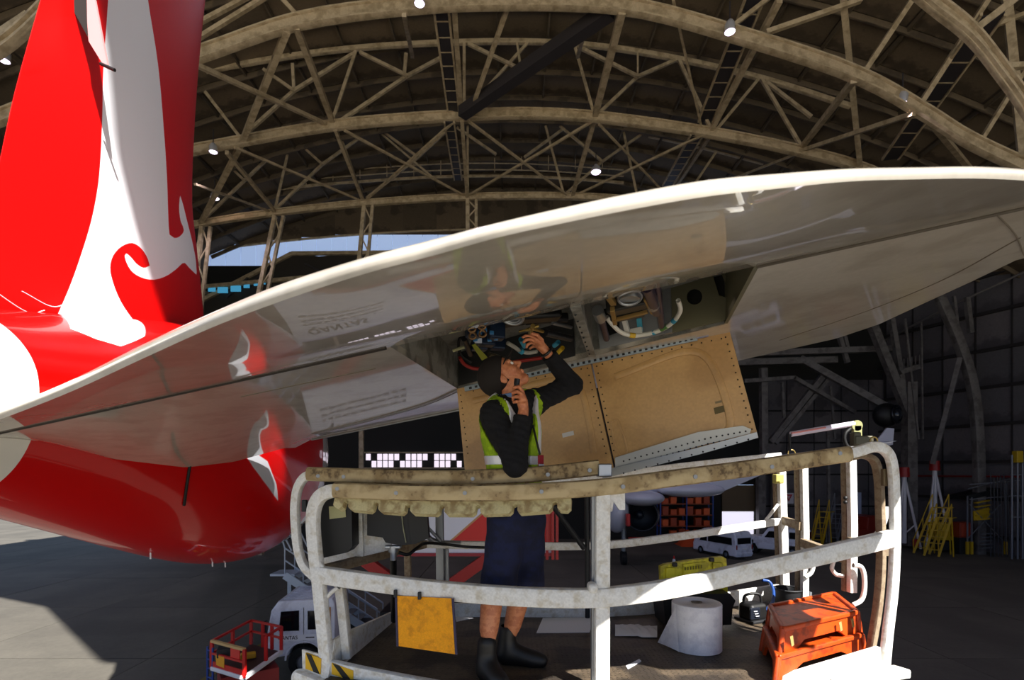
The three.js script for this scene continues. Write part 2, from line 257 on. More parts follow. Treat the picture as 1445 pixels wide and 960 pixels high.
{ // bracing between the trusses
  const set = (label, list, w, base, mat = mSteel) => { const t = thing('roof_bracing', label, 'bracing', base); for (const [a, b, d, c, e, f, ww = w] of list) part(t, 'brace', beam(P(a, b, d), P(c, e, f), ww, ww), mat); return t; };
  set('long cream braces running back between the first and second roof trusses', [[405, 42, DA, 342, 200, DB, .26], [418, 37, DA, 469, 171, DB, .26], [278, 92, DA, 460, 175, DB], [641, 7, DA, 651, 157, DB, .22], [878, 15, DA, 840, 162, DB, .3], [1100, 0, DA - .5, 1004, 183, DB, .24], [1081, 46, DA, 1215, 0, DA], [1205, 113, DA, 1133, 206, DB, .24], [1290, 160, DA, 1135, 211, DB], [660, 170, DB, 720, 0, DA], [815, 80, DB, 838, 0, DA], [950, 0, DA, 990, 180, DB, .1], [1308, 165, DA, 1370, 240, DB, .22], [570, 20, DA, 582, 80, DB], [1190, 0, DA, 1214, 236, DB, .24]], .18, P(640, 163, DB));
  set('slim cream braces running back between the second and third roof trusses', [[342, 200, DB, 283, 315, DC, .26], [320, 215, DB, 388, 298, DC, .2], [473, 182, DB, 512, 282, DC, .2], [486, 184, DB, 655, 276, DC, .12], [331, 208, DB, 506, 282, DC, .12], [652, 170, DB, 659, 278, DC, .2], [661, 171, DB, 800, 275, DC, .12], [641, 171, DB, 517, 282, DC, .12], [661, 276, DC, 838, 170, DB, .12], [840, 165, DB, 808, 275, DC, .24], [991, 191, DB, 818, 273, DC, .12], [1004, 188, DB, 957, 258, DC, .2], [1125, 217, DB, 1035, 252, DC, .12], [275, 260, DB, 380, 298, DC, .12], [845, 175, DB, 950, 285, DC, .1]], .16, P(640, 260, DC));
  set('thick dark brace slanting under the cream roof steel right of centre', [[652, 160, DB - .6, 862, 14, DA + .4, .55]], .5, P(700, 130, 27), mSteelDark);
  // catwalk ladders
  const lad = (x0, y0, d0, x1, y1, d1, x2, label) => { const t = thing('roof_ladder', label, 'ladder', P(x1, y1, d1)); const a = P(x0, y0, d0), b = P(x1, y1, d1), o = v(x2, 0, 0);
    for (const s of [0, 1]) part(t, 'rail', beam(a.clone().addScaledVector(o, s), b.clone().addScaledVector(o, s), .09, .12), mSteel);
    part(t, 'walkway', beam(a.clone().addScaledVector(o, .5), b.clone().addScaledVector(o, .5), x2 * .8, .05), mSteelDark);
    for (let k = 1; k < 8; k++) { const q = a.clone().lerp(b, k / 8); part(t, 'rung', beam(q, q.clone().add(o), .07, .07), mSteel); } };
  lad(611, 5, DA, 632, 158, DB, .62, 'upper roof catwalk with rungs left of the centre brace'); lad(627, 172, DB, 641, 254, DC, .55, 'lower roof catwalk with rungs left of the centre brace');
  lad(1055, -10, DA, 985, 172, DB + .3, .8, 'roof catwalk passing beside the upper right lamp'); lad(975, 190, DB, 935, 262, DC, .7, 'short catwalk running down toward the wing edge'); lad(1385, 20, DA - 2, 1245, 225, DB, .9, 'roof catwalk near the right wall');
  // gangway rails in front of the skylight
  const gw = thing('gangway', 'long gangway with thin handrails hung above the white skylight', 'gangway', P(520, 262, 42));
  for (const dy of [0, 9, 18]) part(gw, 'handrail', rsweep(spline([[260, 290], [394, 267], [530, 255], [640, 249], [760, 250], [880, 258]].map(([a, b]) => P(a, b - dy, 42)), 30), .09, dy ? .07 : .2, .01), mSteel);
  for (let k = 0; k < 16; k++) { const a = 280 + k * 38, b = 285 - (a - 280) * .16 + Math.max(0, a - 480) * .115; part(gw, 'stanchion', beam(P(a, b, 42), P(a, b - 20, 42), .06, .06), mSteel); }
}
{ // high bay lamps: reflector, glowing face and its light
  const refl = M('#c8c8cc', .3, .4), glow = M('#ffffff', .4, 0, { emissive: '#f2ddff', emissiveIntensity: 3 });
  for (const [x, y, d, r, label] of [[592, 7, 21.5, .2, 'high bay lamp hanging on the top chord left of the centre'], [1030, 47, 21.6, .2, 'high bay lamp on the top chord right of the centre'], [841, 244, 34, .3, 'large high bay lamp hanging just above the wing edge'], [303, 281, 36, .27, 'lower of the two high bay lamps beside the red fin'], [301, 216, 29, .2, 'upper of the two high bay lamps beside the red fin'], [1274, 147, 22, .13, 'small high bay lamp on the chord at far right'], [6, 88, 20, .17, 'high bay lamp at the far left edge behind the fin']]) {
    const c = P(x, y, d), t = thing('high_bay_lamp', label, 'lamp', c, 'high bay lamps');
    part(t, 'reflector', new THREE.LatheGeometry([[.05, .55], [.12, .5], [.2, .35], [r + .02, .06], [r, .05], [.18 * r / .2, .33], [.01, .45]].map(([a, b]) => new THREE.Vector2(a, b)), 20).translate(c.x, c.y, c.z), refl);
    part(t, 'lens', new THREE.SphereGeometry(r, 20, 10, 0, 7, 0, Math.PI / 2).scale(1, .5, 1).rotateX(Math.PI).translate(c.x, c.y + .08, c.z), glow, 'glowing lens');
    part(t, 'hanger', rod(v(c.x, c.y + .5, c.z), v(c.x, c.y + 1.3, c.z), .03), mSteelDark);
    const l = new THREE.SpotLight('#f6e6ff', 40, 60, 1.25, .5, 2); l.position.set(0, -.15 - r * .4, 0); l.target.position.set(0, -10, 0); l.castShadow = true; t.add(l, l.target);
  }
}

// ---------- the aircraft: rear body, fin, right stabiliser with open bay, elevator, hanging panel ----------
const onPlane = (px, py, pt, n) => { const r = P(px, py, 1).sub(v(0, EYE, 0)), t = pt.clone().sub(v(0, EYE, 0)).dot(n) / r.dot(n); return v(0, EYE, 0).addScaledVector(r, t); };
const nS = v(.12, -1, 0).normalize(), pS = v(0, 6.75, 0), onS = (px, py) => onPlane(px, py, pS, nS);
const L = onS(550, 489), R = onS(1065, 375), hDir = R.clone().sub(L).normalize();
const aft = v(-hDir.z, 0, hDir.x).normalize(); if (aft.z < 0) aft.negate();
const droop = 12 * Math.PI / 180, eDir = aft.clone().multiplyScalar(Math.cos(droop)).add(v(0, -Math.sin(droop), 0));
const nE = hDir.clone().cross(eDir).normalize(); const onE = (px, py) => onPlane(px, py, L, nE);
const hingeAt = (px) => { const k = (px - CX) / F, D = R.clone().sub(L), s = (-k * L.z - L.x) / (D.x + k * D.z); return L.clone().addScaledVector(D, s); };
const project = (q) => [CX + q.x / -q.z * F, HY - (q.y - EYE) / -q.z * F];
const paint = M('#ffffff', .3);
const livery = (w, h, bg, fill, polys, to) => { const c = document.createElement('canvas'); c.width = w; c.height = h; const x = c.getContext('2d'); x.fillStyle = bg; x.fillRect(0, 0, w, h);
  for (const [col, pts] of polys) { x.fillStyle = col; x.beginPath(); pts.forEach((p, i) => { const [a, b] = to(p); i ? x.lineTo(a * w, (1 - b) * h) : x.moveTo(a * w, (1 - b) * h); }); x.closePath(); x.fill(); }
  const t = new THREE.CanvasTexture(c); t.colorSpace = THREE.SRGBColorSpace; return t; };
const smooth2 = (pts, n) => new THREE.CatmullRomCurve3(pts.map(([a, b]) => v(a, b, 0)), false, 'centripetal').getPoints(n).map((q) => [q.x, q.y]);
const roo = [...smooth2([[162, -60], [157, 20], [151, 98], [149, 160], [147, 210], [143, 260], [134, 310], [120, 360], [105, 405], [88, 447]], 40), [100, 464], [135, 477], [172, 490],
  ...smooth2([[203, 475], [185, 450], [170, 425], [160, 397], [157, 378], [161, 361], [172, 348], [186, 343], [197, 350], [205, 362], [209, 375]], 30),
  ...smooth2([[209, 375], [201, 378], [192, 373], [184, 363], [178, 358], [176, 361]], 14), ...smooth2([[176, 362], [178, 370], [185, 383], [196, 391], [213, 395], [231, 390], [246, 380], [258, 371], [267, 379], [279, 388]], 24),
  ...smooth2([[280, 384], [279, 366], [273, 340], [265, 312], [258, 287], [254, 276]], 16), ...smooth2([[253, 280], [252, 295], [254, 312], [259, 325], [253, 333], [245, 336], [237, 331]], 14), ...smooth2([[236, 320], [234, 250], [229, 180], [221, 90], [208, 0], [200, -60]], 20)];
const chevron = [[346, 644], [366, 637], [378, 629], [385, 623], [386, 629], [380, 636], [367, 641], [376, 653], [384, 668], [390, 686], [392, 709], [384, 696], [372, 678], [358, 659]];
const RED = '#c40302', LIV = '#e9e9ee';
const plane = thing('aeroplane', 'parked jet airliner, red tail with white kangaroo emblem, open hatch under its stabiliser', 'aeroplane', v(-5.3, 4, -8));
// --- body ---
const SEC = [[2.2, -4.75, .28, 6.75, .3, .28], [3, -4.85, .55, 6.75, .55, .45], [4, -4.98, .82, 6.77, .85, .62], [5, -5.1, 1.05, 6.78, 1.16, .74], [6, -5.17, 1.28, 6.76, 1.47, .98], [7, -5.25, 1.5, 6.72, 1.76, 1.25], [8, -5.4, 1.72, 6.66, 2.0, 1.55], [9, -5.6, 1.9, 6.6, 2.2, 1.85], [10, -5.82, 2.04, 6.57, 2.36, 2.1], [11, -6.1, 2.16, 6.55, 2.46, 2.35], [12.5, -6.62, 2.3, 6.52, 2.55, 2.5], [14, -7.25, 2.4, 6.5, 2.6, 2.6], [18, -9.05, 2.5, 6.5, 2.62, 2.62], [24, -11.7, 2.5, 6.5, 2.62, 2.62], [34, -16, 2.5, 6.5, 2.62, 2.62]];
const secAt = (d) => { let i = 1; while (i < SEC.length - 1 && SEC[i][0] < d) i++; const a = SEC[i - 1], b = SEC[i], t = (d - a[0]) / (b[0] - a[0]), p = SEC[Math.max(0, i - 2)], q = SEC[Math.min(SEC.length - 1, i + 1)];
  return [1, 2, 3, 4, 5].map((k) => { const h = b[0] - a[0], m0 = (b[k] - p[k]) / (b[0] - p[0] || 1) * h, m1 = (q[k] - a[k]) / (q[0] - a[0] || 1) * h; const t2 = t * t, t3 = t2 * t; return (2 * t3 - 3 * t2 + 1) * a[k] + (t3 - 2 * t2 + t) * m0 + (-2 * t3 + 3 * t2) * b[k] + (t3 - t2) * m1; }); };
const bodyPt = (d, th) => { const [x, rx, y, ry, rt] = secAt(d); const Y = y + (th > 0 ? rt : ry) * Math.sin(th); return v(x + rx * Math.cos(th), Y, -(d + .12 * (6.4 - Y))); };
const bodyPick = (px, py) => { let best = 1e9, o = [5, 0]; for (let i = 0; i <= 240; i++) for (let j = 0; j <= 120; j++) { const d = 3 + i * .045, th = -1.5 + j * .026, [a, b] = project(bodyPt(d, th)), e = (a - px) ** 2 + (b - py) ** 2; if (e < best) { best = e; o = [d, th]; } } return o; };
function bodyMesh(d0, d1, n) { const rows = []; for (let i = 0; i <= n; i++) { const d = d0 + (d1 - d0) * i / n; rows.push(Array.from({ length: 97 }, (_, j) => bodyPt(d, -Math.PI + j * Math.PI * 2 / 96))); }
  const g = surf(rows), uv = []; for (let i = 0; i <= n; i++) for (let j = 0; j <= 96; j++) uv.push((d0 + (d1 - d0) * i / n - 3) / 13, j / 96); g.setAttribute('uv', new THREE.Float32BufferAttribute(uv, 2)); return g; }
const bodyTex = livery(2048, 1024, RED, 0, [['#c9cbd2', chevron], [LIV, roo.filter(([, b]) => b > 300).length ? [[128, 350], [105, 405], [88, 447], [100, 464], [135, 477], [172, 490], [203, 475], [185, 450], [170, 425], [160, 397], [158, 370]] : []]], (p) => { const [d, th] = bodyPick(...p); return [(d - 3) / 13, (th + Math.PI) / (2 * Math.PI)]; });
const gloss = { clearcoat: 1, clearcoatRoughness: .04 };
part(plane, 'tail_cone', bodyMesh(2.2, 4.64, 24), MP('#e3dfd6', .4, 0, gloss), 'white tail cone');
part(plane, 'fuselage', bodyMesh(4.64, 11.3, 60), MP('#ffffff', .35, 0, { map: bodyTex, specularIntensity: .3, clearcoat: .55, clearcoatRoughness: .04 }), 'glossy red rear fuselage', true);
part(plane, 'forward_fuselage', bodyMesh(11.3, 34, 40), MP('#e3dfd6', .4, 0, gloss), 'white forward fuselage');
part(plane, 'trim_slot', tube([[266, 659, 0], [263, 690, 0], [260, 712, 0]].map(([a, b]) => { const [d, th] = bodyPick(a, b); return bodyPt(d, th).add(v(.012, 0, .012)); }), .02, 12, 6), mBlack);
for (const [a, b] of [[300, 796], [318, 800], [212, 786]]) { const [d, th] = bodyPick(a, b - 3); part(plane, 'drain_mast', rod(bodyPt(d, th), bodyPt(d, th).add(v(0, -.09, 0)), .012), mWhiteClean); }
part(plane, 'cabin_window', [[412, 0], [446, 638], [450, 648]].slice(1).map(([a, b]) => ball(.05, P(a, b, 12.6))), mWhiteClean);
// --- fin and rudder ---
const finX = (d) => -5.16 - .09 * (d - 5.5), nF = v(1, 0, -.09).normalize(), pF = v(finX(5.5), 8, -5.5), onF = (px, py) => onPlane(px, py, pF.clone().addScaledVector(nF, .16), nF);
const TEf = [[-70, 560], [-30, 450], [0, 350], [20, 250], [45, 130], [80, 0], [98, -70]], LEf = [[306, 620], [302, 520], [296, 430], [288, 350], [282, 290], [284, 200], [290, 100], [299, 0], [306, -70]];
const lev = (arr) => (f) => { const q = smooth2(arr, 60); return q[Math.round(f * 60)]; };
{
  const n = 24, te = lev(TEf), le = lev(LEf), nac = (w) => 5 * .085 * (.2969 * Math.sqrt(w) - .126 * w - .3516 * w * w + .2843 * w ** 3 - .1036 * w ** 4);
  const make = (u0, u1, capped) => { const rows = []; for (let i = 0; i <= n; i++) { const a = onF(...te(i / n)), b = onF(...le(i / n)), top = Math.min(14.5, 20); const ch = a.distanceTo(b), s = [], t = []; for (let j = 0; j <= 40; j++) { const u = u0 + (u1 - u0) * (1 - (1 - j / 40) ** (u1 > .99 ? 2 : 1)), h = nac(Math.max(0, 1 - u)) * ch, q = a.clone().lerp(b, u).addScaledVector(nF, -.16); s.push(q.clone().addScaledVector(nF, h + .005)); t.unshift(q.addScaledVector(nF, -h - .005)); } rows.push([...s, ...t]); }
    const g = surf(rows, true), uv = []; for (const r of rows) for (const q of r) uv.push((-q.z - 3.5) / 7, (q.y - 6) / 10); g.setAttribute('uv', new THREE.Float32BufferAttribute(uv, 2)); return toCreasedNormals(g, .6); };
  const finTex = livery(2048, 2048, RED, 0, [[LIV, roo]], (p) => { const q = onF(...p); return [(-q.z - 3.5) / 7, (q.y - 6) / 10]; });
  const fm = MP('#ffffff', .5, 0, { map: finTex, specularIntensity: .35 });
  part(plane, 'rudder', make(0, .4), fm, 'sunlit red rudder', true); part(plane, 'tail_fin', make(.4, 1), fm, 'red fin with white kangaroo', true);
  part(plane, 'fin_joint', [[[-20, 405], [40, 442], [60, 438]], [[28, 411], [73, 433], [98, 424]]].map((l) => tube(l.map(([a, b]) => onF(a, b).addScaledVector(nF, .02)), .005, 24, 6)), mWhiteClean);
}
// --- stabiliser underside, cut around the open bay ---
const stabMap = stained([.75, .72, .67], [.69, .655, .60], .4, .8, 9, 1.3, .03);
const mStab = MP('#ffffff', .32, 0, { map: stabMap, clearcoat: 1, clearcoatRoughness: .03 });
const mElev = MP('#ffffff', .3, 0, { map: stabMap, clearcoat: 1, clearcoatRoughness: .02 });
const A = L, Bq = onS(646, 549), Cq = onS(1022, 457), Dq = R;
const root = [P(-60, 606, 4.1), P(0, 612, 4.35), P(55, 621, 4.75), P(160, 648, 5.5), P(262, 660, 6.45), P(330, 652, 7.2), P(400, 633, 8.0)];
const le1 = [onS(440, 623), onS(520, 607), onS(600, 591), onS(655, 580)], seam = [onS(440, 612), onS(520, 592), onS(600, 569), Bq];
const le2 = [onS(655, 580), onS(820, 552), onS(960, 526), onS(1030, 512)], le3 = [onS(1030, 512), onS(1100, 496), onS(1180, 478), onS(1240, 458), onS(1300, 430), onS(1370, 398), onS(1445, 362), v(2.75, 7.08, -2.6)];
const stab = [];
{
  const k1 = [...[-60, 0, 100, 200, 300, 420, 500].map(hingeAt), A], up = v(0, .04, 0);
  const rows = ruled(k1, [...root, seam[0]], 14, 60); stab.push(...shell(rows, up));
  stab.push(...shell(ruled([A, A.clone().lerp(Bq, .5), Bq], [seam[0], seam[1], seam[2], Bq.clone().lerp(seam[2], .1)], 8, 20), up));
  stab.push(...shell(ruled([root.at(-1), ...seam], [root.at(-1).clone().add(v(.1, .02, -.2)), ...le1.map((q) => q.clone().add(v(0, .03, 0)))], 6, 40), up));
  stab.push(...shell(ruled([Bq, Cq], [le1[3].clone().add(v(0, .03, 0)), ...le2.slice(1)], 6, 24), up));
  stab.push(...shell(ruled([Dq, Cq], [hingeAt(1110), onS(1030, 512)], 6, 12), up));
  const k3 = [1110, 1200, 1300, 1400, 1500, 1700].map(hingeAt);
  stab.push(...shell(ruled(k3, [...le3.slice(0, 7), le3[7]], 10, 50), up));
}
part(plane, 'stabiliser', stab, mStab, 'glossy grey stabiliser underside');
// upper skin closing the bay and keeping the sun out
part(plane, 'stabiliser_upper_skin', shell(ruled([[-60, .04], [0, .05], [150, .2], [300, .32], [700, .36], [1000, .32], [1100, .25], [1250, .12], [1400, .05], [1560, .01]].map(([x, r]) => hingeAt(x).add(v(0, r, 0))), [root[5], root[6], le1[0], le1[1], le1[3], le2[2], le3[0], le3[3], le3[5], le3[7]].map((q, i) => q.clone().add(v(0, [.1, .2, .3, .33, .33, .33, .3, .2, .06, .02][i], 0))), 6, 40), v(0, .02, 0)), mStab);
// --- elevator: underside, blunt trailing edge, top ---
const teU = [[-60, 600], [0, 578], [100, 537], [200, 487], [300, 441], [400, 400], [520, 362], [600, 341], [700, 315], [800, 292], [900, 271], [1000, 254], [1100, 245], [1200, 238], [1300, 236], [1380, 235], [1460, 240], [1530, 250]];
const teL = [[-60, 612], [0, 592], [100, 553], [200, 507], [300, 462], [400, 424], [520, 385], [600, 364], [700, 336], [800, 314], [900, 294], [1000, 277], [1100, 266], [1200, 256], [1300, 253], [1380, 252], [1460, 256], [1530, 264]];
{
  const lip = [], upE = [], hg = []; const aL = smooth2(teL, 90), aU = smooth2(teU, 90);
  for (let i = 0; i <= 90; i++) {
    const h = hingeAt(aL[i][0]), q = onE(...aL[i]); let d = -q.z;
    lip.push(q); upE.push(P(aU[i][0], aU[i][1], d + .015)); hg.push(h.add(v(0, -.004, 0)));
  }
  const rows = []; for (let k = 0; k <= 10; k += .5) rows.push(hg.map((h, i) => h.clone().lerp(lip[i], k / 10).add(v(0, -.03 * Math.sin(Math.PI * k / 10) * sm(250, 550, aL[i][0]) * (1 - sm(1050, 1300, aL[i][0])), 0))));
  const edge = []; for (let k = 0; k <= 6; k++) { const t = k / 6, b = Math.sin(Math.PI * t) * .014; edge.push(lip.map((q, i) => q.clone().lerp(upE[i], t).addScaledVector(aft, b))); }
  const rise = (i) => { const x = aL[i][0]; return x < 300 ? .04 + .25 * sm(0, 300, x) : .02 + .3 * (1 - sm(950, 1400, x)); };
  const top = []; for (let k = 0; k <= 6; k++) top.push(upE.map((q, i) => q.clone().lerp(hg[i].clone().add(v(0, rise(i), 0)), k / 6)));
  part(plane, 'elevator', [surf(rows), surf(top), surf([hg, hg.map((h) => h.clone().addScaledVector(aft, -.02).add(v(0, .05, 0))), hg.map((h) => h.clone().addScaledVector(aft, .03).add(v(0, .12, 0)))])], mElev, 'mirror-like drooped elevator underside');
  part(plane, 'trailing_edge', surf(edge), mElev, 'sunlit blunt trailing edge');
  part(plane, 'hinge_seal', tube([-40, 100, 250, 400, 545].map((x) => hingeAt(x).add(v(0, -.008, .004))), .008, 40, 6), M('#2b2420', .6), 'dark hinge seal');
  part(plane, 'hinge_seal', tube([1068, 1150, 1250, 1350, 1480].map((x) => hingeAt(x).add(v(0, -.008, 0))), .007, 40, 6), M('#4a4238', .6));
}
part(plane, 'sun_block_tip', slab([v(1.72, 6.96, -1.6), v(2.05, 6.99, -1.36), v(2.85, 7.09, -1.3), v(2.95, 7.1, -2.5), v(2.72, 7.07, -2.68), v(2.1, 7.0, -2.05)], .06), mStab);  // unseen slab past the frame, shaped to keep sun off the platform
part(plane, 'seal_strip', [tube(seam.map((q) => q.clone().add(v(0, -.006, 0))), .008, 30, 6), tube(seam.map((q) => q.clone().add(v(0, -.006, -.09))), .006, 30, 6)], mAlu);
part(plane, 'leading_edge_trim', tube(le1.map((q) => q.clone().add(v(0, .02, 0))), .012, 30, 6), mAlu, 'thin bright leading edge trim');
for (const l of [[[1400, 296], [1432, 330], [1445, 360]], [[340, 560], [430, 541], [530, 520]], [[1100, 480], [1220, 440], [1330, 395], [1440, 335]]]) part(plane, 'skin_seam', tube(l.map(([a, b]) => onS(a, b).add(v(0, -.001, 0))), .0035, 24, 5), M('#6a6154', .6));
// --- bay interior ---
const mBay = M('#ffffff', .5, .1, { map: stained([.56, .56, .54], [.42, .42, .40], .5, .72, 6, .5) }), mOlive = M('#5d5a44', .55), upB = v(0, .3, 0);
const bay = part(plane, 'access_bay', [...shell(ruled([A, Dq].map((q) => q.clone().add(upB)), [Bq, Cq].map((q) => q.clone().add(upB)), 2, 8), v(0, .01, 0)), slab([Bq, Cq, Cq.clone().add(upB), Bq.clone().add(upB)], .02)], mBay, 'open grey bay in the stabiliser');
const wallR = [Cq, Dq, Dq.clone().add(upB), Cq.clone().add(upB)], nR = Dq.clone().sub(Cq).cross(upB).normalize(), onR = (x, y) => onPlane(x, y, Cq, nR);
const wallL = [A, Bq, Bq.clone().add(upB), A.clone().add(upB)], nL = Bq.clone().sub(A).cross(upB).normalize(), onL = (x, y) => onPlane(x, y, A, nL);
const circ = (f, x, y, r, n = 20, ry = r) => Array.from({ length: n }, (_, i) => f(x + r * Math.cos(i * 2 * Math.PI / n), y + ry * Math.sin(i * 2 * Math.PI / n)));
part(bay, 'end_rib', slab(wallR, .02), mOlive, 'olive end rib');
part(bay, 'end_rib', slab(wallL, .02, [[onL(604, 452), onL(620, 447), onL(622, 498), onL(608, 500)]]), mBay, 'grey end rib with a slot');
const spar = (x, y) => { const n = Cq.clone().sub(Bq).cross(upB).normalize(); return onPlane(x, y, Bq, n); };
{
  const c0 = circ(spar, 980, 423, 11), sl = [spar(1004, 388), spar(1015, 385), spar(1027, 415), spar(1023, 424), spar(1014, 421)], fwd = aft.clone().multiplyScalar(.06);
  part(bay, 'olive_web', slab([spar(944, 474), spar(940, 380), spar(1058, 352), spar(1062, 380), spar(1022, 456)], .008, [c0, sl]).translate(fwd.x, 0, fwd.z), mOlive, 'olive web with a round hole and a slot');
  part(bay, 'hole_dark_sheet', slab([spar(950, 470), spar(950, 380), spar(1050, 360), spar(1020, 452)], .006).translate(fwd.x * .3, 0, fwd.z * .3), mBlack);  // black sheet put in for the darkness inside the web holes
  part(bay, 'web_flange', beam(spar(944, 474), spar(941, 380), .03, .05).translate(fwd.x, 0, fwd.z), mZinc);
  part(bay, 'dark_spar_sheet', slab([spar(648, 545), spar(648, 420), spar(806, 400), spar(812, 503)], .008).translate(fwd.x * .3, 0, fwd.z * .3), M('#2e2f30', .5, .2), 'dark grey sheet over the spar behind the left actuator');  // added sheet that darkens the left stretch of the spar
}
const near = (x, y, f) => { const s = spar(x, y), q = onS(x, y); return q.lerp(s, f); };     // between the opening and the rear of the bay
{
  const b0 = onS(836, 503), b1 = onS(812, 432), n2 = b1.clone().sub(b0).cross(upB).normalize();
  part(bay, 'middle_rib', [slab([b0, b1, b1.clone().add(upB), b0.clone().add(upB)], .015), beam(b0, b1, .05, .012)], mBay, 'grey rib between the two actuators');
  part(bay, 'rivet', Array.from({ length: 9 }, (_, i) => ball(.006, b0.clone().lerp(b1, .1 + i * .1).add(v(-.012, -.008, 0)))), mDarkGrey);
  part(bay, 'access_plate', slab([spar(842, 458), spar(972, 425), spar(978, 462), spar(846, 494)], .01).translate(0, 0, .02), M('#9a9c9e', .45, .3), 'pale grey plate behind the actuator');
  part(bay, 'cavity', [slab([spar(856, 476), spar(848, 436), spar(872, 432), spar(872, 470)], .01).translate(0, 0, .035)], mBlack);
  part(bay, 'stiffener', [beam(spar(700, 512), spar(812, 486), .03, .05), beam(spar(640, 500), spar(700, 486), .03, .05)], mZinc);
  // right actuator
  const f = .35, act = part(plane, 'actuator', [rbeam(near(858, 434, f), near(914, 421, f), .1, .09, .012), rbeam(near(862, 447, f), near(908, 437, f), .06, .07, .01)], M('#3b3a38', .4, .5), 'elevator actuator right of the grey rib');
  const k = near(889, 420, .2); part(act, 'cap', [new THREE.TorusGeometry(.058, .008, 10, 32).rotateX(1.2).translate(k.x, k.y, k.z), cyl(.055, .05, .04, k.x, k.y + .01, k.z)], mAlu, 'bright round actuator cap');
  part(act, 'hose', tube([[856, 448], [864, 458], [878, 470], [895, 474], [920, 470], [938, 463], [952, 452], [960, 438], [957, 424]].map(([a, b]) => near(a, b, .5)), .014, 60, 10), M('#d8d6cc', .5), 'white hose loop');
  part(act, 'hose_sleeve', [tube([[888, 473], [896, 474]].map(([a, b]) => near(a, b, .5)), .017, 4, 10)], M('#c9a52c', .5), 'yellow hose sleeve');
  part(act, 'hose_sleeve', [tube([[921, 470], [925, 469]].map(([a, b]) => near(a, b, .5)), .017, 4, 10), tube([[950, 454], [954, 450]].map(([a, b]) => near(a, b, .5)), .017, 4, 10)], M('#2f8fb0', .5), 'blue hose sleeves');
  part(act, 'hose_sleeve', tube([[933, 465], [942, 460]].map(([a, b]) => near(a, b, .5)), .016, 4, 10), M('#4f7d3a', .5), 'green hose sleeve');
  part(act, 'piston', [rod(near(845, 440, .4), near(856, 478, .6), .022), rod(near(926, 400, .3), near(934, 462, .6), .022), rod(near(913, 405, .2), near(926, 440, .35), .03)], M('#42384f', .35, .6), 'dark piston rods');
  for (const q of [rod(near(843, 438, .38), near(848, 450, .4), .034), rod(near(918, 416, .3), near(922, 432, .3), .036)]) part(act, 'collar', q, mAlu);
  part(act, 'bracket', [rbeam(near(866, 452, .25), near(914, 440, .25), .02, .02, .003), rbeam(near(864, 436, .25), near(868, 456, .3), .025, .03, .003), rbeam(near(912, 420, .25), near(922, 440, .3), .03, .03, .003), rbeam(near(856, 414, .2), near(866, 428, .2), .03, .03, .003)], M('#a3854f', .4, .6), 'brass brackets');
  part(act, 'nameplate', slab([near(898, 450, .8), near(905, 449, .8), near(907, 468, .8), near(900, 469, .8)], .01), M('#49a7c4', .5), 'pale blue plate');
  part(act, 'support', [rbeam(near(880, 448, .6), near(886, 470, .7), .03, .04, .004), rbeam(near(886, 470, .7), near(906, 466, .7), .03, .04, .004)], M('#c9cac6', .4));
  // left actuator with blue valve block
  const a2 = part(plane, 'actuator', [rbeam(near(730, 440, .3), near(790, 436, .35), .12, .12, .02), rbeam(near(700, 452, .5), near(735, 446, .4), .1, .1, .02)], M('#1c1c1e', .4, .4), 'dark actuator above the mechanic');
  const c2 = near(722, 447, .15); part(a2, 'cap', [new THREE.TorusGeometry(.062, .009, 10, 32).rotateX(1.2).rotateZ(-.2).translate(c2.x, c2.y, c2.z), new THREE.TorusGeometry(.048, .005, 8, 28).rotateX(1.2).rotateZ(-.2).translate(c2.x, c2.y, c2.z), cyl(.05, .05, .05, c2.x, c2.y + .012, c2.z)], mAlu, 'bright ringed cap');
  const vb = part(plane, 'valve_block', [[668, 466, .3, .09, .09], [684, 478, .42, .13, .1], [700, 466, .35, .1, .12], [676, 488, .5, .11, .07], [702, 486, .55, .1, .08]].map(([x, y, t, w, h]) => { const q = near(x, y, t); return rbox(w, h, .09, .012, q.x, q.y, q.z, .3); }), M('#10243f', .35, .3), 'dark blue hydraulic valve block');
  part(vb, 'fitting', [[666, 464], [680, 460], [667, 474], [681, 471]].map(([x, y]) => { const q = near(x, y, .2); return new THREE.TorusGeometry(.019, .007, 8, 20).translate(q.x, q.y, q.z); }), M('#8a6a48', .35, .7), 'brass fittings');
  for (const [x, y] of [[662, 473], [671, 480], [684, 466], [694, 470], [691, 480], [700, 478], [677, 470]]) { const q = near(x, y, .26); part(vb, 'connector', rbox(.028, .022, .03, .005, q.x, q.y, q.z), M('#2f73a8', .35), 'blue connector'); }
  { const q = near(675, 481, .25); part(vb, 'tag', rbox(.045, .03, .02, .004, q.x, q.y, q.z), M('#b9c4d8', .4), 'white tag'); }
  part(a2, 'linkage', [rod(near(742, 466, .3), near(760, 460, .35), .01), rod(near(748, 470, .35), near(752, 460, .3), .014), rod(near(750, 464, .3), near(766, 468, .4), .01), rod(near(733, 468, .3), near(746, 465, .3), .007)], M('#b59a55', .35, .7), 'brass linkage');
  for (const [x0, y0, x1, y1, r, c] of [[742, 452, 800, 448, .03, '#26262a'], [770, 470, 806, 478, .022, '#3b3c40'], [690, 500, 716, 508, .016, '#4a4436'], [780, 456, 806, 462, .012, '#8a8d92'], [655, 478, 664, 500, .02, '#1d1d20']]) part(a2, 'cylinder', rod(near(x0, y0, .4), near(x1, y1, .5), r, 14), M(c, .35, .5));
  part(plane, 'bay_hose', tube([[716, 484], [726, 490], [735, 496], [746, 498], [758, 496]].map(([a, b]) => near(a, b, .5)), .014, 24, 10), M('#a9a79f', .5), 'grey hose above the mechanic');
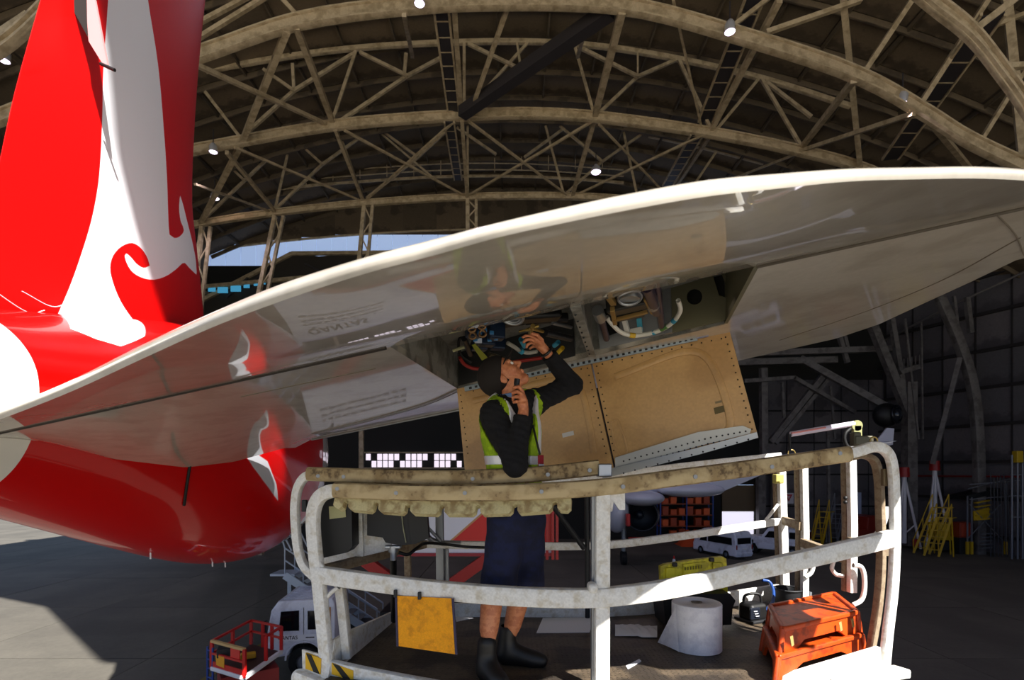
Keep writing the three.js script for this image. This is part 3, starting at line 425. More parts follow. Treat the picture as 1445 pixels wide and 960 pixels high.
  part(plane, 'hose_collar', [tube([[733, 494], [737, 497]].map(([a, b]) => near(a, b, .5)), .02, 3, 10), tube([[735, 479], [740, 489]].map(([a, b]) => near(a, b, .35)), .016, 3, 10), tube([[782, 488], [788, 483]].map(([a, b]) => near(a, b, .4)), .016, 3, 10)], M('#2c93b5', .5), 'blue hose collars');
  part(plane, 'hose_collar', tube([[787, 498], [794, 491]].map(([a, b]) => near(a, b, .4)), .016, 3, 10), M('#d6b520', .5), 'yellow hose collar');
  part(plane, 'bay_hose', tube([[649, 505], [655, 514], [668, 520], [690, 519], [720, 512], [765, 505]].map(([a, b]) => near(a, b, .6)), .014, 30, 10), M('#8e1a14', .5), 'red hose');
  part(plane, 'bay_hose', tube([[640, 495], [655, 490], [668, 488]].map(([a, b]) => near(a, b, .5)), .012, 20, 8), M('#b7b58a', .5), 'pale cable');
  part(plane, 'warning_tag', slab([near(666, 488, .2), near(671, 486, .2), near(688, 505, .25), near(680, 509, .25)], .004), M('#8c9420', .6), 'yellow-green hanging tag');
  part(plane, 'bay_hose', tube([[655, 470], [648, 480], [650, 500], [665, 512]].map(([a, b]) => near(a, b, .7)), .012, 20, 8), mBlack, 'black cable');
}
// --- hinged cover panel hanging from the front edge of the bay ---
{
  const pl = onS(645, 549), pr = onS(1030, 469), bl = P(657, 672, -pl.z + .02), br = P(1070, 617, -pr.z + .05), nP = pr.clone().sub(pl).cross(bl.clone().sub(pl)).normalize(); if (nP.z < 0) nP.negate();
  const at = (x, y, o = 0) => onPlane(x, y, pl.clone().addScaledVector(nP, o), nP);
  const tan = stained([.76, .60, .38], [.68, .52, .31], .4, .7, 3, .8, .04), mTan = MP('#ffffff', .42, 0, { map: tan, clearcoat: .25, clearcoatRoughness: .25 });
  const half = (q) => slab(q.map(([a, b]) => at(a, b)), .02);
  const pan = part(plane, 'access_panel', half([[645, 549], [832, 510], [866, 662], [657, 676]]), mTan, 'tan cover panel hanging open');
  part(plane, 'access_panel', half([[835, 509], [1030, 469], [1070, 617], [869, 661]]), mTan, 'right half of the hanging tan panel');
  // moulded recess: raised rim frames
  const rim = (pts, r) => tube([...pts, pts[0]].map(([a, b]) => at(a, b, .002)), r, 60, 8);
  part(pan, 'moulded_rim', sweep(smooth2([[868, 532], [975, 496], [1000, 508], [1030, 590], [1028, 606], [1008, 616]], 40).map(([a, b]) => at(a, b, .0)), rrect(.05, .016, .007), nP), mTan);
  part(pan, 'moulded_rim', sweep(smooth2([[668, 566], [800, 536], [818, 548], [832, 600], [838, 640]], 40).map(([a, b]) => at(a, b, .0)), rrect(.05, .016, .007), nP), mTan);
  part(pan, 'finger_dish', sweep(smooth2([[862, 596], [870, 592], [876, 604], [884, 640], [876, 644], [866, 620], [862, 598]], 30).map(([a, b]) => at(a, b, .0)), rrect(.014, .01, .004), nP), mTan);
  const riv = new THREE.SphereGeometry(.0055, 8, 6), mRiv = M('#4a3a26', .5, .4), line = (a, b, n) => { for (let i = 0; i <= n; i++) { const t = i / n, q = at(a[0] + (b[0] - a[0]) * t, a[1] + (b[1] - a[1]) * t, .003), m = new THREE.Mesh(riv, mRiv); m.name = 'rivet'; m.position.copy(q).sub(bases.get(pan)); pan.add(m); } };
  line([1024, 476], [1061, 606], 13); line([829, 520], [855, 640], 12); line([842, 517], [866, 636], 12); line([650, 558], [660, 640], 9); line([668, 552], [820, 521], 12); line([850, 514], [1018, 478], 12);
  const br1 = part(plane, 'edge_bracket', slab([[868, 646], [985, 610], [1048, 601], [1060, 606], [1058, 612], [985, 630], [868, 664]].map(([a, b]) => at(a, b, .012)), .01), M('#c4c6c4', .4, .3), 'drilled aluminium edge strip');
  part(br1, 'lip', slab([[850, 664], [985, 632], [1068, 610], [1070, 618], [985, 642], [850, 676]].map(([a, b]) => at(a, b, .03)), .012), mAlu);
  const hole = new THREE.CylinderGeometry(.006, .006, .004, 10).rotateX(Math.PI / 2), hm = M('#15151a', .6);
  for (let i = 0; i < 22; i++) for (const s of [0, 1]) { const x = 880 + i * 8.2 + s * 4, y = 654 - (x - 880) * .272 + s * 8 - 3 + (x > 1000 ? (x - 1000) * .09 : 0), q = at(x, y, .014), m = new THREE.Mesh(hole, hm); m.name = 'hole'; m.position.copy(q).sub(bases.get(br1)); br1.add(m); }
  for (let i = 0; i < 12; i++) { const x = 880 + i * 16, q = at(x, 668 - (x - 880) * .27, .032), m = new THREE.Mesh(hole, hm); m.name = 'hole'; m.position.copy(q).sub(bases.get(br1)); br1.add(m); }
  const hs = part(plane, 'piano_hinge', rbeam(at(656, 549, .03), at(984, 476, .03), .045, .02, .004, nP), M('#93a0ab', .4, .4), 'long piano hinge');
  for (let i = 0; i < 40; i++) part(hs, 'slot', rbeam(at(662 + i * 8, 548 - i * 1.78, .041), at(665.5 + i * 8, 547.2 - i * 1.78, .041), .018, .006, .002, nP), hm);
  const lb = (pts, col, lab) => part(pan, 'placard', slab(pts.map(([a, b]) => at(a, b, .004)), .003), M(col, .5), lab);
  lb([[793, 612], [809, 608], [810, 614], [794, 618]], '#d8d6d2', 'small white placard'); lb([[1007, 576], [1022, 572], [1024, 581], [1009, 585]], '#57491a', 'small dark gold placard'); lb([[1009, 567], [1018, 565], [1018.6, 568], [1009.6, 570]], '#7b6a48');
  part(plane, 'latch', rbeam(at(981, 474, .035), at(1000, 470, .035), .05, .03, .01, nP), M('#9092a6', .35, .3), 'grey latch at the end of the hinge');
}

// ---------- the railed work platform and what stands on it ----------
const FLOOR = 4.85, dn = (px) => 2.72 + ((px - 850) / 400) ** 2 * .32, N = (px, py, o = 0) => P(px, py, dn(px) + o);
const onFloor = (px, py, y = FLOOR) => P(px, py, (EYE - y) * F / (py - HY));
const sp3 = (pts, n = 40) => spline(pts, n), up3 = v(0, 1, 0), out3 = v(0, 0, 1);
const deck = thing('work_platform', 'white railed lift platform with worn padded top rails and tread plate floor', 'lift platform', v(.6, 0, -3.6));
{
  const treadMap = tex(256, (x, y) => { const cx = Math.floor(x * 8), cy = Math.floor(y * 8), u = x * 8 - cx - .5, w = y * 8 - cy - .5, k = (cx + cy) % 2, a = k ? u + w : u - w, b = k ? u - w : u + w; const e = cl(1 - Math.max(Math.abs(a) / .45, Math.abs(b) / .14)); const f = sm(0, .5, e); return [f, f, f]; }, false, .24);
  const mTread = M('#ffffff', .55, .25, { map: tex(256, (x, y) => { const t = fbm(N1, x, y, 5, 5), f = fbm(N2, x, y, 60, 2); return mixc([.36, .31, .25], [.22, .19, .16], sm(.4, .65, t)).map((c) => c * (.85 + .3 * f)); }, true, .9), bumpMap: treadMap, bumpScale: .012 });
  const fl = [[455, 962], [497, 925], [560, 871], [840, 871], [1098, 849], [1142, 858], [1238, 934], [1085, 990], [850, 1000], [600, 985]].map(([a, b]) => onFloor(a, b));
  part(deck, 'deck_floor', slab(fl, .05), mTread, 'brown tread plate floor');
  part(deck, 'under_frame', rbox(3, .2, 1.2, .02, .65, 4.66, -3.55), mWhite);
  for (const s of [-1, 1]) { part(deck, 'scissor_arm', beam(v(.65 - 1.2 * s, .5, -3.5 - .3 * s), v(.65 + 1.2 * s, 2.5, -3.5 - .3 * s), .12, .2), mDarkGrey); part(deck, 'scissor_arm', beam(v(.65 + 1.2 * s, 2.5, -3.6 + .2 * s), v(.65 - 1.2 * s, 4.6, -3.6 + .2 * s), .12, .2), mDarkGrey); }
  part(deck, 'chassis', rbox(2.8, .5, 1.3, .05, .65, .45, -3.55), mDarkGrey); for (const x of [-.5, 1.8]) for (const z of [-3, -4.1]) part(deck, 'wheel', new THREE.CylinderGeometry(.3, .3, .2, 20).rotateX(Math.PI / 2).translate(x, .3, z), mRubber);
  // near side
  const padLow = sp3([[474, 692], [560, 695], [650, 696], [750, 694], [845, 688], [950, 675], [1050, 662], [1196, 641]].map(([a, b]) => N(a, b)));
  const p1 = part(deck, 'padded_rail', rsweep(padLow, .075, .088, .025), mPad, 'dirty cream padded top rail');
  const padHi = sp3([[437, 669], [560, 673], [650, 674], [750, 670], [845, 660]].map(([a, b]) => N(a, b, .12)));
  const p2 = part(deck, 'padded_rail', rsweep(padHi, .075, .084, .025), mPad, 'second padded rail just behind');
  const bolt = new THREE.CylinderGeometry(.011, .011, .012, 12).rotateX(Math.PI / 2), bolts = (pp, l, off) => { for (const [a, b] of l) { const m = new THREE.Mesh(bolt, mZinc); m.name = 'bolt'; m.position.copy(N(a, b, off)).sub(bases.get(pp)); m.castShadow = true; pp.add(m); } };
  bolts(p1, [[476, 690], [559, 696], [656, 696], [764, 694], [879, 687], [981, 673], [1089, 659], [1185, 640]], -.042); bolts(p2, [[449, 672], [485, 673], [667, 676], [773, 670], [832, 664]], .078);
  part(deck, 'rail_bracket', rbox(.07, .07, .1, .008, ...N(852, 664, .1).toArray()), mAlu, 'hinge bracket at the end of the upper pad');
  // white corner frames
  const vert = (pts, w, h, o = 0, n = 50) => rsweep(sp3(pts.map(([a, b]) => N(a, b, o)), n), w, h, .012, v(-1, 0, 0));
  part(deck, 'corner_frame', rsweep(sp3([[480, 692], [465, 694], [452, 701], [444, 716], [442, 740], [445, 780], [450, 820], [456, 880], [464, 960]].map(([a, b]) => N(a, b)), 60), .05, .078, .012, up3), mWhite, 'rounded white corner frame');
  part(deck, 'corner_frame', rsweep(sp3([[442, 669], [430, 674], [421, 688], [417, 710], [418, 750], [422, 780], [430, 800], [446, 816]].map(([a, b]) => N(a, b, .12)), 60), .04, .055, .012, up3), mWhite, 'outer rounded white corner frame');
  part(deck, 'corner_frame', rsweep(sp3([[1196, 641], [1215, 636], [1232, 631], [1245, 633], [1255, 643], [1260, 662], [1262, 700], [1263, 760], [1260, 830], [1252, 900], [1247, 958]].map(([a, b]) => N(a, b)), 60), .04, .062, .015, up3), mWhite, 'tall rounded white corner frame');
  part(deck, 'inner_frame', rsweep(sp3([[1200, 646], [1218, 643], [1233, 650], [1239, 668], [1242, 720], [1243, 800], [1238, 860], [1228, 920]].map(([a, b]) => N(a, b, .16)), 50), .05, .035, .01, up3), mRusty);
  part(deck, 'mid_rail', rsweep(sp3([[445, 810], [520, 821], [600, 831], [700, 840], [790, 844], [850, 843], [950, 830], [1050, 808], [1150, 786], [1258, 760]].map(([a, b]) => N(a, b))), .06, .098, .012), mWhite, 'white middle rail bowing downward');
  part(deck, 'centre_post', rsweep([N(850, 696, .02), N(849, 960, .02)], .07, .075, .01, v(1, 0, 0)), mWhite, 'white centre post'); part(deck, 'post_lug', rbox(.05, .05, .09, .02, ...N(836, 829, -.02).toArray()), mWhite);
  part(deck, 'post_plate', slab([[840, 700], [882, 696], [882, 720], [874, 720], [866, 708], [864, 722], [840, 722]].map(([a, b]) => N(a, b, .03)), .02), mWhite);
  part(deck, 'pad_backing', rsweep([N(838, 700, .04), N(838, 960, .08)], .04, .03, .006, v(1, 0, 0)), mZinc);
  part(deck, 'toe_board', rsweep(sp3([[462, 945], [514, 957], [590, 972], [700, 990], [850, 998]].map(([a, b]) => N(a, b)), 30), .05, .12, .01), mWhite);
  part(deck, 'toe_board', slab([N(1100, 972), N(1105, 955), N(1243, 914), N(1246, 965), N(1180, 990)], .03), mWhite);
  part(deck, 'deck_edge', rsweep([N(1180, 968, -.04), N(1225, 955, -.04), N(1272, 948, 0)], .1, .05, .01), mWhite);
  part(deck, 'deck_edge', rsweep([N(424, 950, -.02), N(470, 968, -.02), N(560, 992, -.02)], .1, .05, .01), mWhite);
  // hazard plates
  const hz = (pts) => { const q = pts.map(([a, b]) => N(a, b, -.035)); part(deck, 'hazard_plate', slab(q, .012), M('#d9a90e', .5), 'yellow hazard plate with black stripes'); const L3 = (i, j, t) => q[i].clone().lerp(q[j], t).add(v(0, 0, .003)); part(deck, 'hazard_stripe', slab([L3(0, 1, .05), L3(0, 1, .38), L3(3, 2, .95), L3(3, 2, .55)], .004), mBlack); };
  part(deck, 'plate_frame', slab([N(426, 917, -.02), N(455, 925, -.02), N(455, 960, -.02), N(427, 950, -.02)], .012), mWhite); hz([[431, 922], [453, 930], [452, 952], [431, 944]]); hz([[468, 936], [498, 947], [498, 962], [468, 952]]);
  part(deck, 'tow_eye', new THREE.TorusGeometry(.04, .014, 8, 20).translate(...N(424, 957, -.03).toArray()), mWhite);
  // left end
  const Q = (px, py, d) => P(px, py, d);
  part(deck, 'end_rail', rsweep([N(452, 806, .05), Q(520, 788, 3.5), Q(600, 768, 4.1)], .05, .06, .008), mRusty, 'scuffed left end rail');
  part(deck, 'end_post', rsweep([Q(477, 806, 3.15), Q(484, 860, 3.15), Q(491, 928, 3.15)], .075, .05, .008, v(1, 0, 0)), mWhite);
  part(deck, 'end_toe_board', slab([Q(466, 903, 3.05), Q(492, 893, 3.2), Q(560, 861, 4.15), Q(560, 876, 4.15), Q(498, 926, 3.3), Q(470, 958, 2.95)], .02), mWhite);
  part(deck, 'end_panel', slab([Q(446, 700, 3.4), Q(520, 702, 3.4), Q(521, 757, 3.4), Q(552, 758, 3.4), Q(552, 776, 3.4), Q(452, 800, 3.4)], .02), mWhite, 'white panel behind the control box');
  part(deck, 'panel_rib', rsweep([Q(507, 705, 3.36), Q(509, 785, 3.36)], .03, .04, .006, v(1, 0, 0)), mWhite);
  part(deck, 'stay', tube([N(446, 784, -.01), N(455, 800, -.01), N(470, 814, -.01), N(476, 815, -.01)], .012, 20, 8), mWhite);
  part(deck, 'stay', tube([N(478, 829, 0), N(466, 838, .02), N(459, 848, .02), N(459, 858, .02)], .012, 20, 8), mWhite);
  // far side
  part(deck, 'far_mid_rail', rsweep(sp3([Q(600, 768, 4.1), Q(700, 770, 4.15), Q(845, 770, 4.2), Q(960, 757, 4.35), Q(1100, 736, 4.6)], 30), .05, .06, .008), mWhite, 'far middle rail');
  part(deck, 'far_top_rail', rsweep(sp3([Q(600, 690, 4.1), Q(850, 672, 4.2), Q(960, 658, 4.3), Q(1100, 643, 4.55)], 30), .05, .05, .008), mWhite, 'far top rail');
  part(deck, 'far_corner', rsweep(sp3([Q(596, 700, 4.05), Q(597, 735, 4.05), Q(603, 756, 4.05), Q(616, 765, 4.08), Q(650, 767, 4.1)], 30), .05, .03, .008, v(1, 0, 0)), mZinc);
  for (const [x, y0, x2, y1, d, w, m] of [[575, 776, 577, 866, 4.12, .05, mRusty], [620, 700, 622, 866, 4.12, .06, mZinc], [630, 775, 632, 866, 4.16, .035, mZinc], [1102, 652, 1108, 838, 4.6, .06, mWhite], [1094, 656, 1100, 836, 4.66, .045, mRusty]]) part(deck, 'far_post', rsweep([Q(x, y0, d), Q((x + x2) / 2, (y0 + y1) / 2, d), Q(x2, y1, d)], w, w, .008, v(1, 0, 0)), m);
  part(deck, 'far_toe_board', rsweep(sp3([Q(560, 863, 4.2), Q(700, 863, 4.2), Q(845, 863, 4.2), Q(960, 855, 4.35), Q(1100, 835, 4.62)], 30), .03, .13, .006), mWhite, 'far toe board');
  part(deck, 'far_stay', rod(Q(1098, 712, 4.58), Q(1078, 738, 4.56), .014), mWhite); part(deck, 'far_stay', rod(Q(604, 745, 4.06), Q(622, 764, 4.08), .012), mZinc);
  part(deck, 'lock_block', rbox(.07, .08, .07, .01, ...Q(1098, 676, 4.55).toArray()), M('#b5ab5a', .5), 'dull yellow lock block');
  // right end
  for (const [x, y0, y1, d, w, m] of [[1134, 650, 852, 4.3, .052, mWhite], [1126, 652, 850, 4.36, .05, mRusty], [1201, 648, 836, 3.72, .052, mWhite], [1192, 652, 834, 3.78, .045, mRusty]]) part(deck, 'end_post', rsweep([Q(x, y0, d), Q(x + 2, (y0 + y1) / 2, d), Q(x + 1, y1, d)], w, w, .01, v(1, 0, 0)), m);
  part(deck, 'end_rail', rsweep([Q(1104, 734, 4.6), Q(1131, 743, 4.3)], .04, .07, .008), mRusty); part(deck, 'end_rail', rsweep([Q(1133, 766, 4.3), Q(1192, 788, 3.78)], .05, .07, .008), mRusty); part(deck, 'end_rail', rsweep([Q(1200, 764, 3.72), Q(1255, 778, 3.2)], .05, .06, .008), mRusty);
  part(deck, 'end_stay', tube([Q(1250, 715, 3.25), Q(1248, 735, 3.25), Q(1228, 765, 3.35), Q(1210, 770, 3.5)], .016, 24, 8), mWhite);
  for (const [x0, y0, y1, d, w] of [[1136, 774, 812, 4.25, 12], [1204, 798, 851, 3.65, 15]]) part(deck, 'grab_handle', tube([Q(x0, y0, d), Q(x0 + w * .7, y0 + 2, d), Q(x0 + w, y0 + 12, d), Q(x0 + w, y1 - 14, d), Q(x0 + w * .7, y1 - 3, d), Q(x0, y1 + 3, d)], .016, 40, 8), mWhite, 'white loop handle');
  part(deck, 'grab_handle', tube([Q(1176, 793, 3.75), Q(1174, 803, 3.75), Q(1180, 811, 3.75), Q(1190, 813, 3.75)], .014, 20, 8), mWhite);
  for (const [x, y, o] of [[1197, 703, 0], [1197, 709, 0]]) part(deck, 'bolt', ball(.014, Q(x - 4, y, 3.7)), mBlack);
  part(deck, 'hinge_plate', rbox(.045, .1, .03, .006, ...N(1250, 674, .05).toArray()), M('#6b5b40', .5, .3)); part(deck, 'latch', rbox(.03, .07, .03, .006, ...N(430, 714, .06).toArray()), mDarkGrey);
  part(deck, 'far_toe_board', slab([Q(1131, 832, 4.4), Q(1142, 836, 4.3), Q(1142, 858, 4.3), Q(1100, 850, 4.6), Q(1100, 828, 4.6)], .02), mZinc);
  part(deck, 'pole', rod(Q(828, 690, 3.95), Q(829, 872, 3.95), .018), mDarkGrey, 'dark upright pole'); part(deck, 'strut', rod(Q(779, 712, 3.8), Q(824, 774, 3.92), .02), mDarkGrey, 'dark slanting strut');
  part(deck, 'ring', [[1117, 640, 4.2], [1233, 622, 3.05]].map(([a, b, d]) => new THREE.TorusGeometry(.022 * d / 3.3, .005, 8, 20).translate(...P(a, b, d).toArray())), M('#a08a52', .35, .7), 'brass lifting rings');
  // tool tray with slots
  const tp = [[473, 703]]; tp.push([806, 703], [806, 719], [801, 724]);
  for (const c of [783, 726, 673, 622, 574, 530, 489]) { const b = 718 + 8 * (1 - ((c - 650) / 190) ** 2) * .8; tp.push([c + 8, b + 1.5], [c + 4, b - 3], [c + 3.5, b - 12], [c, b - 14], [c - 3.5, b - 12], [c - 4, b - 3], [c - 8, b + 1.5]); }
  tp.push([477, 719], [473, 715]);
  single('tool_tray', slab(tp.map(([a, b]) => N(a, b, .035)), .05), M('#ffffff', .6, 0, { map: stained([.80, .76, .58], [.62, .54, .38], .45, .8, 10, .4) }), 'cream slotted tool tray fixed under the lower padded rail', 'tool tray');
}
{ // electrical boxes at the left end
  const b = thing('control_box', 'tall black control box with a small pale sticker inside the left corner frame', 'control box', P(470, 786, 3.2));
  part(b, 'housing', slab([[447, 702], [492, 702], [496, 712], [497, 772], [490, 780], [455, 788], [449, 780]].map(([a, c]) => P(a, c, 3.15)), .14), mBlack); part(b, 'sticker', slab([P(464, 715, 3.142), P(487, 714, 3.142), P(488, 730, 3.142), P(465, 733, 3.142)], .004), M('#a8a578', .6), 'pale sticker');
  const m = thing('equipment_case', 'wide black equipment case hanging beneath the tool tray', 'case', P(558, 769, 3.4));
  part(m, 'housing', slab([[518, 716], [596, 718], [600, 762], [586, 768], [564, 770], [544, 766], [540, 759], [518, 756]].map(([a, c]) => P(a, c, 3.3)), .2), mDarkGrey); part(m, 'end_cap', slab([[576, 722], [602, 722], [605, 760], [588, 766], [580, 766]].map(([a, c]) => P(a, c, 3.28)), .06), mBlack);
  part(m, 'seam', tube([[567, 727], [569, 745], [573, 766]].map(([a, c]) => P(a, c, 3.295)), .004, 12, 6), M('#8a8a70', .5));
  part(m, 'swivel_mount', [cyl(.03, .03, .04, ...P(555, 775, 3.35).toArray()), cyl(.02, .02, .07, ...P(555, 783, 3.35).toArray()), rbox(.1, .02, .05, .006, ...P(555, 772, 3.35).toArray())], mAlu, 'silver swivel mount'); part(m, 'mast', rod(P(555, 788, 3.35), P(556, 876, 3.75), .022), mBlack);
  single('power_cable', tube([[563, 780, 3.33], [575, 783, 3.35], [588, 774, 3.4], [600, 767, 3.6], [625, 768, 3.8], [660, 772, 3.9], [690, 773, 3.95]].map(([a, c, d]) => P(a, c, d)), .011, 60, 8), mBlack, 'black cable looping from the silver mount along the far rail', 'cable');
}
{ // yellow cloth
  const rows = []; for (let i = 0; i <= 12; i++) rows.push(Array.from({ length: 15 }, (_, j) => { const t = i / 12, u = j / 14, x = 559 + u * (80 + 3 * t) + 2 * t, y = 841 + (u * 4) + t * (71 + u * 8); return N(x, y, -.045 + .012 * Math.sin(u * 9 + 1) * t + .006 * Math.sin(t * 7 + u * 4)); }));
  const c = thing('yellow_cloth', 'amber yellow cloth sheet hung from the near middle rail', 'cloth', N(602, 920, -.05)); const mC = M('#ffffff', .8, 0, { map: stained([.93, .62, .03], [.82, .53, .03], .45, .85, 10, .3) });
  part(c, 'sheet', shell(rows, v(0, 0, -.004)), mC); for (const j of [0, 14]) part(c, 'binding', tube(rows.map((r) => r[j]), .007, 20, 6), M('#3a3550', .8), 'dark edge binding');
  for (const [x, y] of [[558, 838], [592, 841]]) part(c, 'clip', rbox(.018, .04, .02, .004, ...N(x, y, -.05).toArray()), mDarkGrey);
}
{ // paper roll
  const c = onFloor(983, 915), r = thing('paper_roll', 'big white paper towel roll standing on the deck with its sheet trailing', 'paper roll', c), h = .3, R0 = .156, mp = M('#ffffff', .9, 0, { map: stained([.93, .93, .96], [.86, .86, .9], .4, .8, 6, .2, .03) });
  part(r, 'roll', new THREE.LatheGeometry([[.032, 0], [R0 - .004, 0], [R0, .005], [R0, h - .006], [R0 - .006, h], [.032, h - .002], [.032, 0]].map(([a, b]) => new THREE.Vector2(a, b)), 56).translate(c.x, c.y, c.z), mp);
  part(r, 'core', new THREE.LatheGeometry([[.026, .005], [.034, .005], [.034, h + .002], [.026, h + .002], [.026, .005]].map(([a, b]) => new THREE.Vector2(a, b)), 28).translate(c.x, c.y, c.z), M('#8d7f70', .8), 'cardboard core');
  const a = c.clone().add(v(-R0 * .97, h - .02, .05)), b = c.clone().add(v(-R0 * .9, .004, .09)), e = onFloor(928, 908).add(v(0, .035, 0)), rows = [];
  for (let i = 0; i <= 12; i++) { const t = i / 12; rows.push(Array.from({ length: 10 }, (_, j) => { const s = j / 9; return a.clone().lerp(b, t).lerp(a.clone().lerp(e, t ** .9), s).add(v(0, -.03 * s * s * t, .02 * Math.sin(s * 3.1) * t)); })); }
  part(r, 'loose_sheet', shell(rows, v(0, 0, -.002)), mp, 'loose trailing sheet');
}
{ // stacked orange step stools
  const mO = M('#ffffff', .45, 0, { map: stained([.73, .26, .03], [.52, .17, .03], .5, .8, 12, .5) });
  const stool = (label, q, y, h, fl, grp) => { // q: four top corners, fl: outward flare
    const c = q.reduce((s, p) => s.add(p), v(0, 0, 0)).multiplyScalar(.25), t = thing('step_stool', label, 'step stool', v(c.x, y - h, c.z), grp);
    const lowq = q.map((p) => p.clone().sub(c).multiplyScalar(1 + fl).add(c).setY(y - h)), top = q.map((p) => p.clone().setY(y)), e = (i, k) => top[i].clone().lerp(lowq[i], k);
    part(t, 'top_plate', [slab(top, .02), ...[0, 1, 2, 3].map((i) => rbeam(top[i], top[(i + 1) % 4], .03, .03, .01))], mO);
    for (let i = 0; i < 4; i++) { const j = (i + 1) % 4, A0 = (s, k) => e(i, k).lerp(e(j, k), s);
      part(t, 'side', slab([A0(0, 0), A0(1, 0), A0(1, 1), A0(.86, 1), A0(.8, .6), A0(.72, .42), A0(.28, .42), A0(.2, .6), A0(.14, 1), A0(0, 1)], .018), mO); part(t, 'corner', rod(e(i, 0), e(i, 1), .016, 10), mO); }
    return [t, lowq]; };
  const y = 5.13, k = (p) => onFloor(...p, y), top = [[1104, 888], [1209, 864], [1177, 838], [1087, 856]].map(k);
  const [s1] = stool('upper of two stacked orange plastic step stools, scuffed corners', top, y, .2, .1, 'orange step stools');
  for (const [a, b, w] of [[1115, 899, 4], [1201, 874, 4], [1184, 879, 3]]) { const q = k([a, b - 8]); part(s1, 'scuff', slab([v(0, 0, 0), v(.02, .004, -.01), v(.022, -.045, 0), v(.004, -.05, .008)].map((o) => P(a, b, -q.z - .035).add(o)), .003), M('#8d7a45', .8)); }
  const c = top.reduce((s, p) => s.add(p), v(0, 0, 0)).multiplyScalar(.25); stool('lower of two stacked orange plastic step stools, mostly under the other', top.map((p) => p.clone().sub(c).multiplyScalar(1.1).add(c).add(v(-.02, 0, .03))), 5.0, .148, .09, 'orange step stools');
}
{ // tool case with yellow lid
  const t = thing('tool_case', 'black tool case with its bright yellow lid standing open', 'tool case', onFloor(985, 880)); const z = 3.95, mY = M('#ffffff', .45, 0, { map: stained([.80, .77, .07], [.66, .62, .06], .5, .7, 6, .3) });
  part(t, 'body', slab([[938, 840], [1030, 838], [1038, 848], [1034, 858], [1032, 882], [940, 886], [936, 850]].map(([a, b]) => P(a, b, z - .12)), .3), mBlack);
  part(t, 'handle', rbox(.12, .03, .03, .01, ...P(986, 856, z - .15).toArray()), mDarkGrey);
  const l = part(t, 'lid', slab([[932, 800], [938, 797], [975, 791], [1020, 786], [1025, 789], [1027, 836], [1022, 840], [936, 845], [933, 842]].map(([a, b]) => P(a, b, z + .02)), .05), mY, 'yellow lid');
  part(l, 'lid_panel', slab([[964, 797], [996, 793], [998, 828], [965, 832]].map(([a, b]) => P(a, b, z + .005)), .02), mY); for (const [x, y] of [[946, 812], [1012, 805]]) part(l, 'rib', rbox(.07, .2, .02, .006, ...P(x, y + 8, z + .01).toArray()), mY);
  for (let i = 0; i < 7; i++) part(l, 'grille_slot', rbox(.008, .025, .006, .002, ...P(967 + i * 3.8, 803 - i * .5, z - .008).toArray()), M('#6a6508', .5));
  for (const [x, y] of [[952, 797], [1004, 790]]) part(l, 'latch', rbox(.035, .03, .03, .006, ...P(x, y, z + .01).toArray()), mBlack);
  for (const [x, y] of [[966, 818], [993, 814]]) part(l, 'hinge', rbox(.03, .06, .025, .006, ...P(x, y, z).toArray()), mY);
}
{ // work light with hose
  const c = onFloor(1062, 876), t = thing('work_light', 'black work light lying beside the tool case', 'work light', c);
  part(t, 'housing', rbox(.17, .13, .14, .03, c.x, c.y + .075, c.z, .4), mBlack); part(t, 'handle', tube([v(-.07, .12, 0), v(-.06, .19, 0), v(.05, .2, 0), v(.07, .12, 0)].map((q) => q.add(c)), .011, 24, 8), mBlack);
  part(t, 'lens', rbox(.1, .09, .02, .01, c.x - .02, c.y + .075, c.z + .08, .4), M('#20242e', .1, .2)); for (let i = 0; i < 3; i++) part(t, 'reflector_bar', rbox(.035, .006, .006, .002, c.x - .02 + i * .007, c.y + .095 - i * .018, c.z + .095, .4), mWhiteClean);
  part(t, 'foot', rbox(.2, .02, .18, .006, c.x, c.y + .012, c.z, .4), mDarkGrey);
  single('air_hose', tube([[1080, 862, 4.1], [1090, 850, 4.2], [1091, 832, 4.3], [1085, 821, 4.35], [1076, 819, 4.35]].map(([a, b, d]) => P(a, b, d)), .013, 40, 8), M('#123a78', .4), 'blue hose looping over behind the work light', 'hose');
  const bin = thing('grey_bin', 'small grey bucket at the far right corner of the deck', 'bucket', onFloor(1112, 862)); const b = onFloor(1112, 862);
  part(bin, 'tub', new THREE.LatheGeometry([[.001, 0], [.09, 0], [.11, .17], [.115, .18], [.1, .17], [.08, .01]].map(([x, y]) => new THREE.Vector2(x, y)), 24).translate(b.x, b.y, b.z), mDarkGrey); part(bin, 'rim', new THREE.TorusGeometry(.112, .008, 8, 28).rotateX(Math.PI / 2).translate(b.x, b.y + .18, b.z), mDarkGrey);
}
{ // litter on the deck
  const sheet = (pts, l, m = mWhiteClean) => single('paper_scrap', slab(pts.map(([a, b]) => onFloor(a, b).add(v(0, .004, 0))), .004), m, l, 'paper');
  sheet([[766, 873], [838, 872], [832, 893], [757, 894]], 'flat white sheet on the deck behind the boots'); sheet([[883, 941], [902, 931], [905, 934], [886, 945]], 'narrow white strip of paper lying on the deck');
  const rows = []; for (let i = 0; i <= 6; i++) rows.push(Array.from({ length: 12 }, (_, j) => onFloor(868 + j * 5.4, 884 + i * 2.6 + (j > 6 ? 2 : 0)).add(v(0, .012 + .035 * Math.abs(Math.sin(j * 1.7 + i)) * Math.sin(Math.PI * i / 6), 0))));
  single('crumpled_paper', shell(rows, v(0, -.004, 0)), mWhiteClean, 'crumpled white paper left of the paper roll', 'paper'); sheet([[640, 867], [656, 866], [668, 873], [644, 878]], 'small white sheet beside the yellow cloth', mWhiteClean);
}
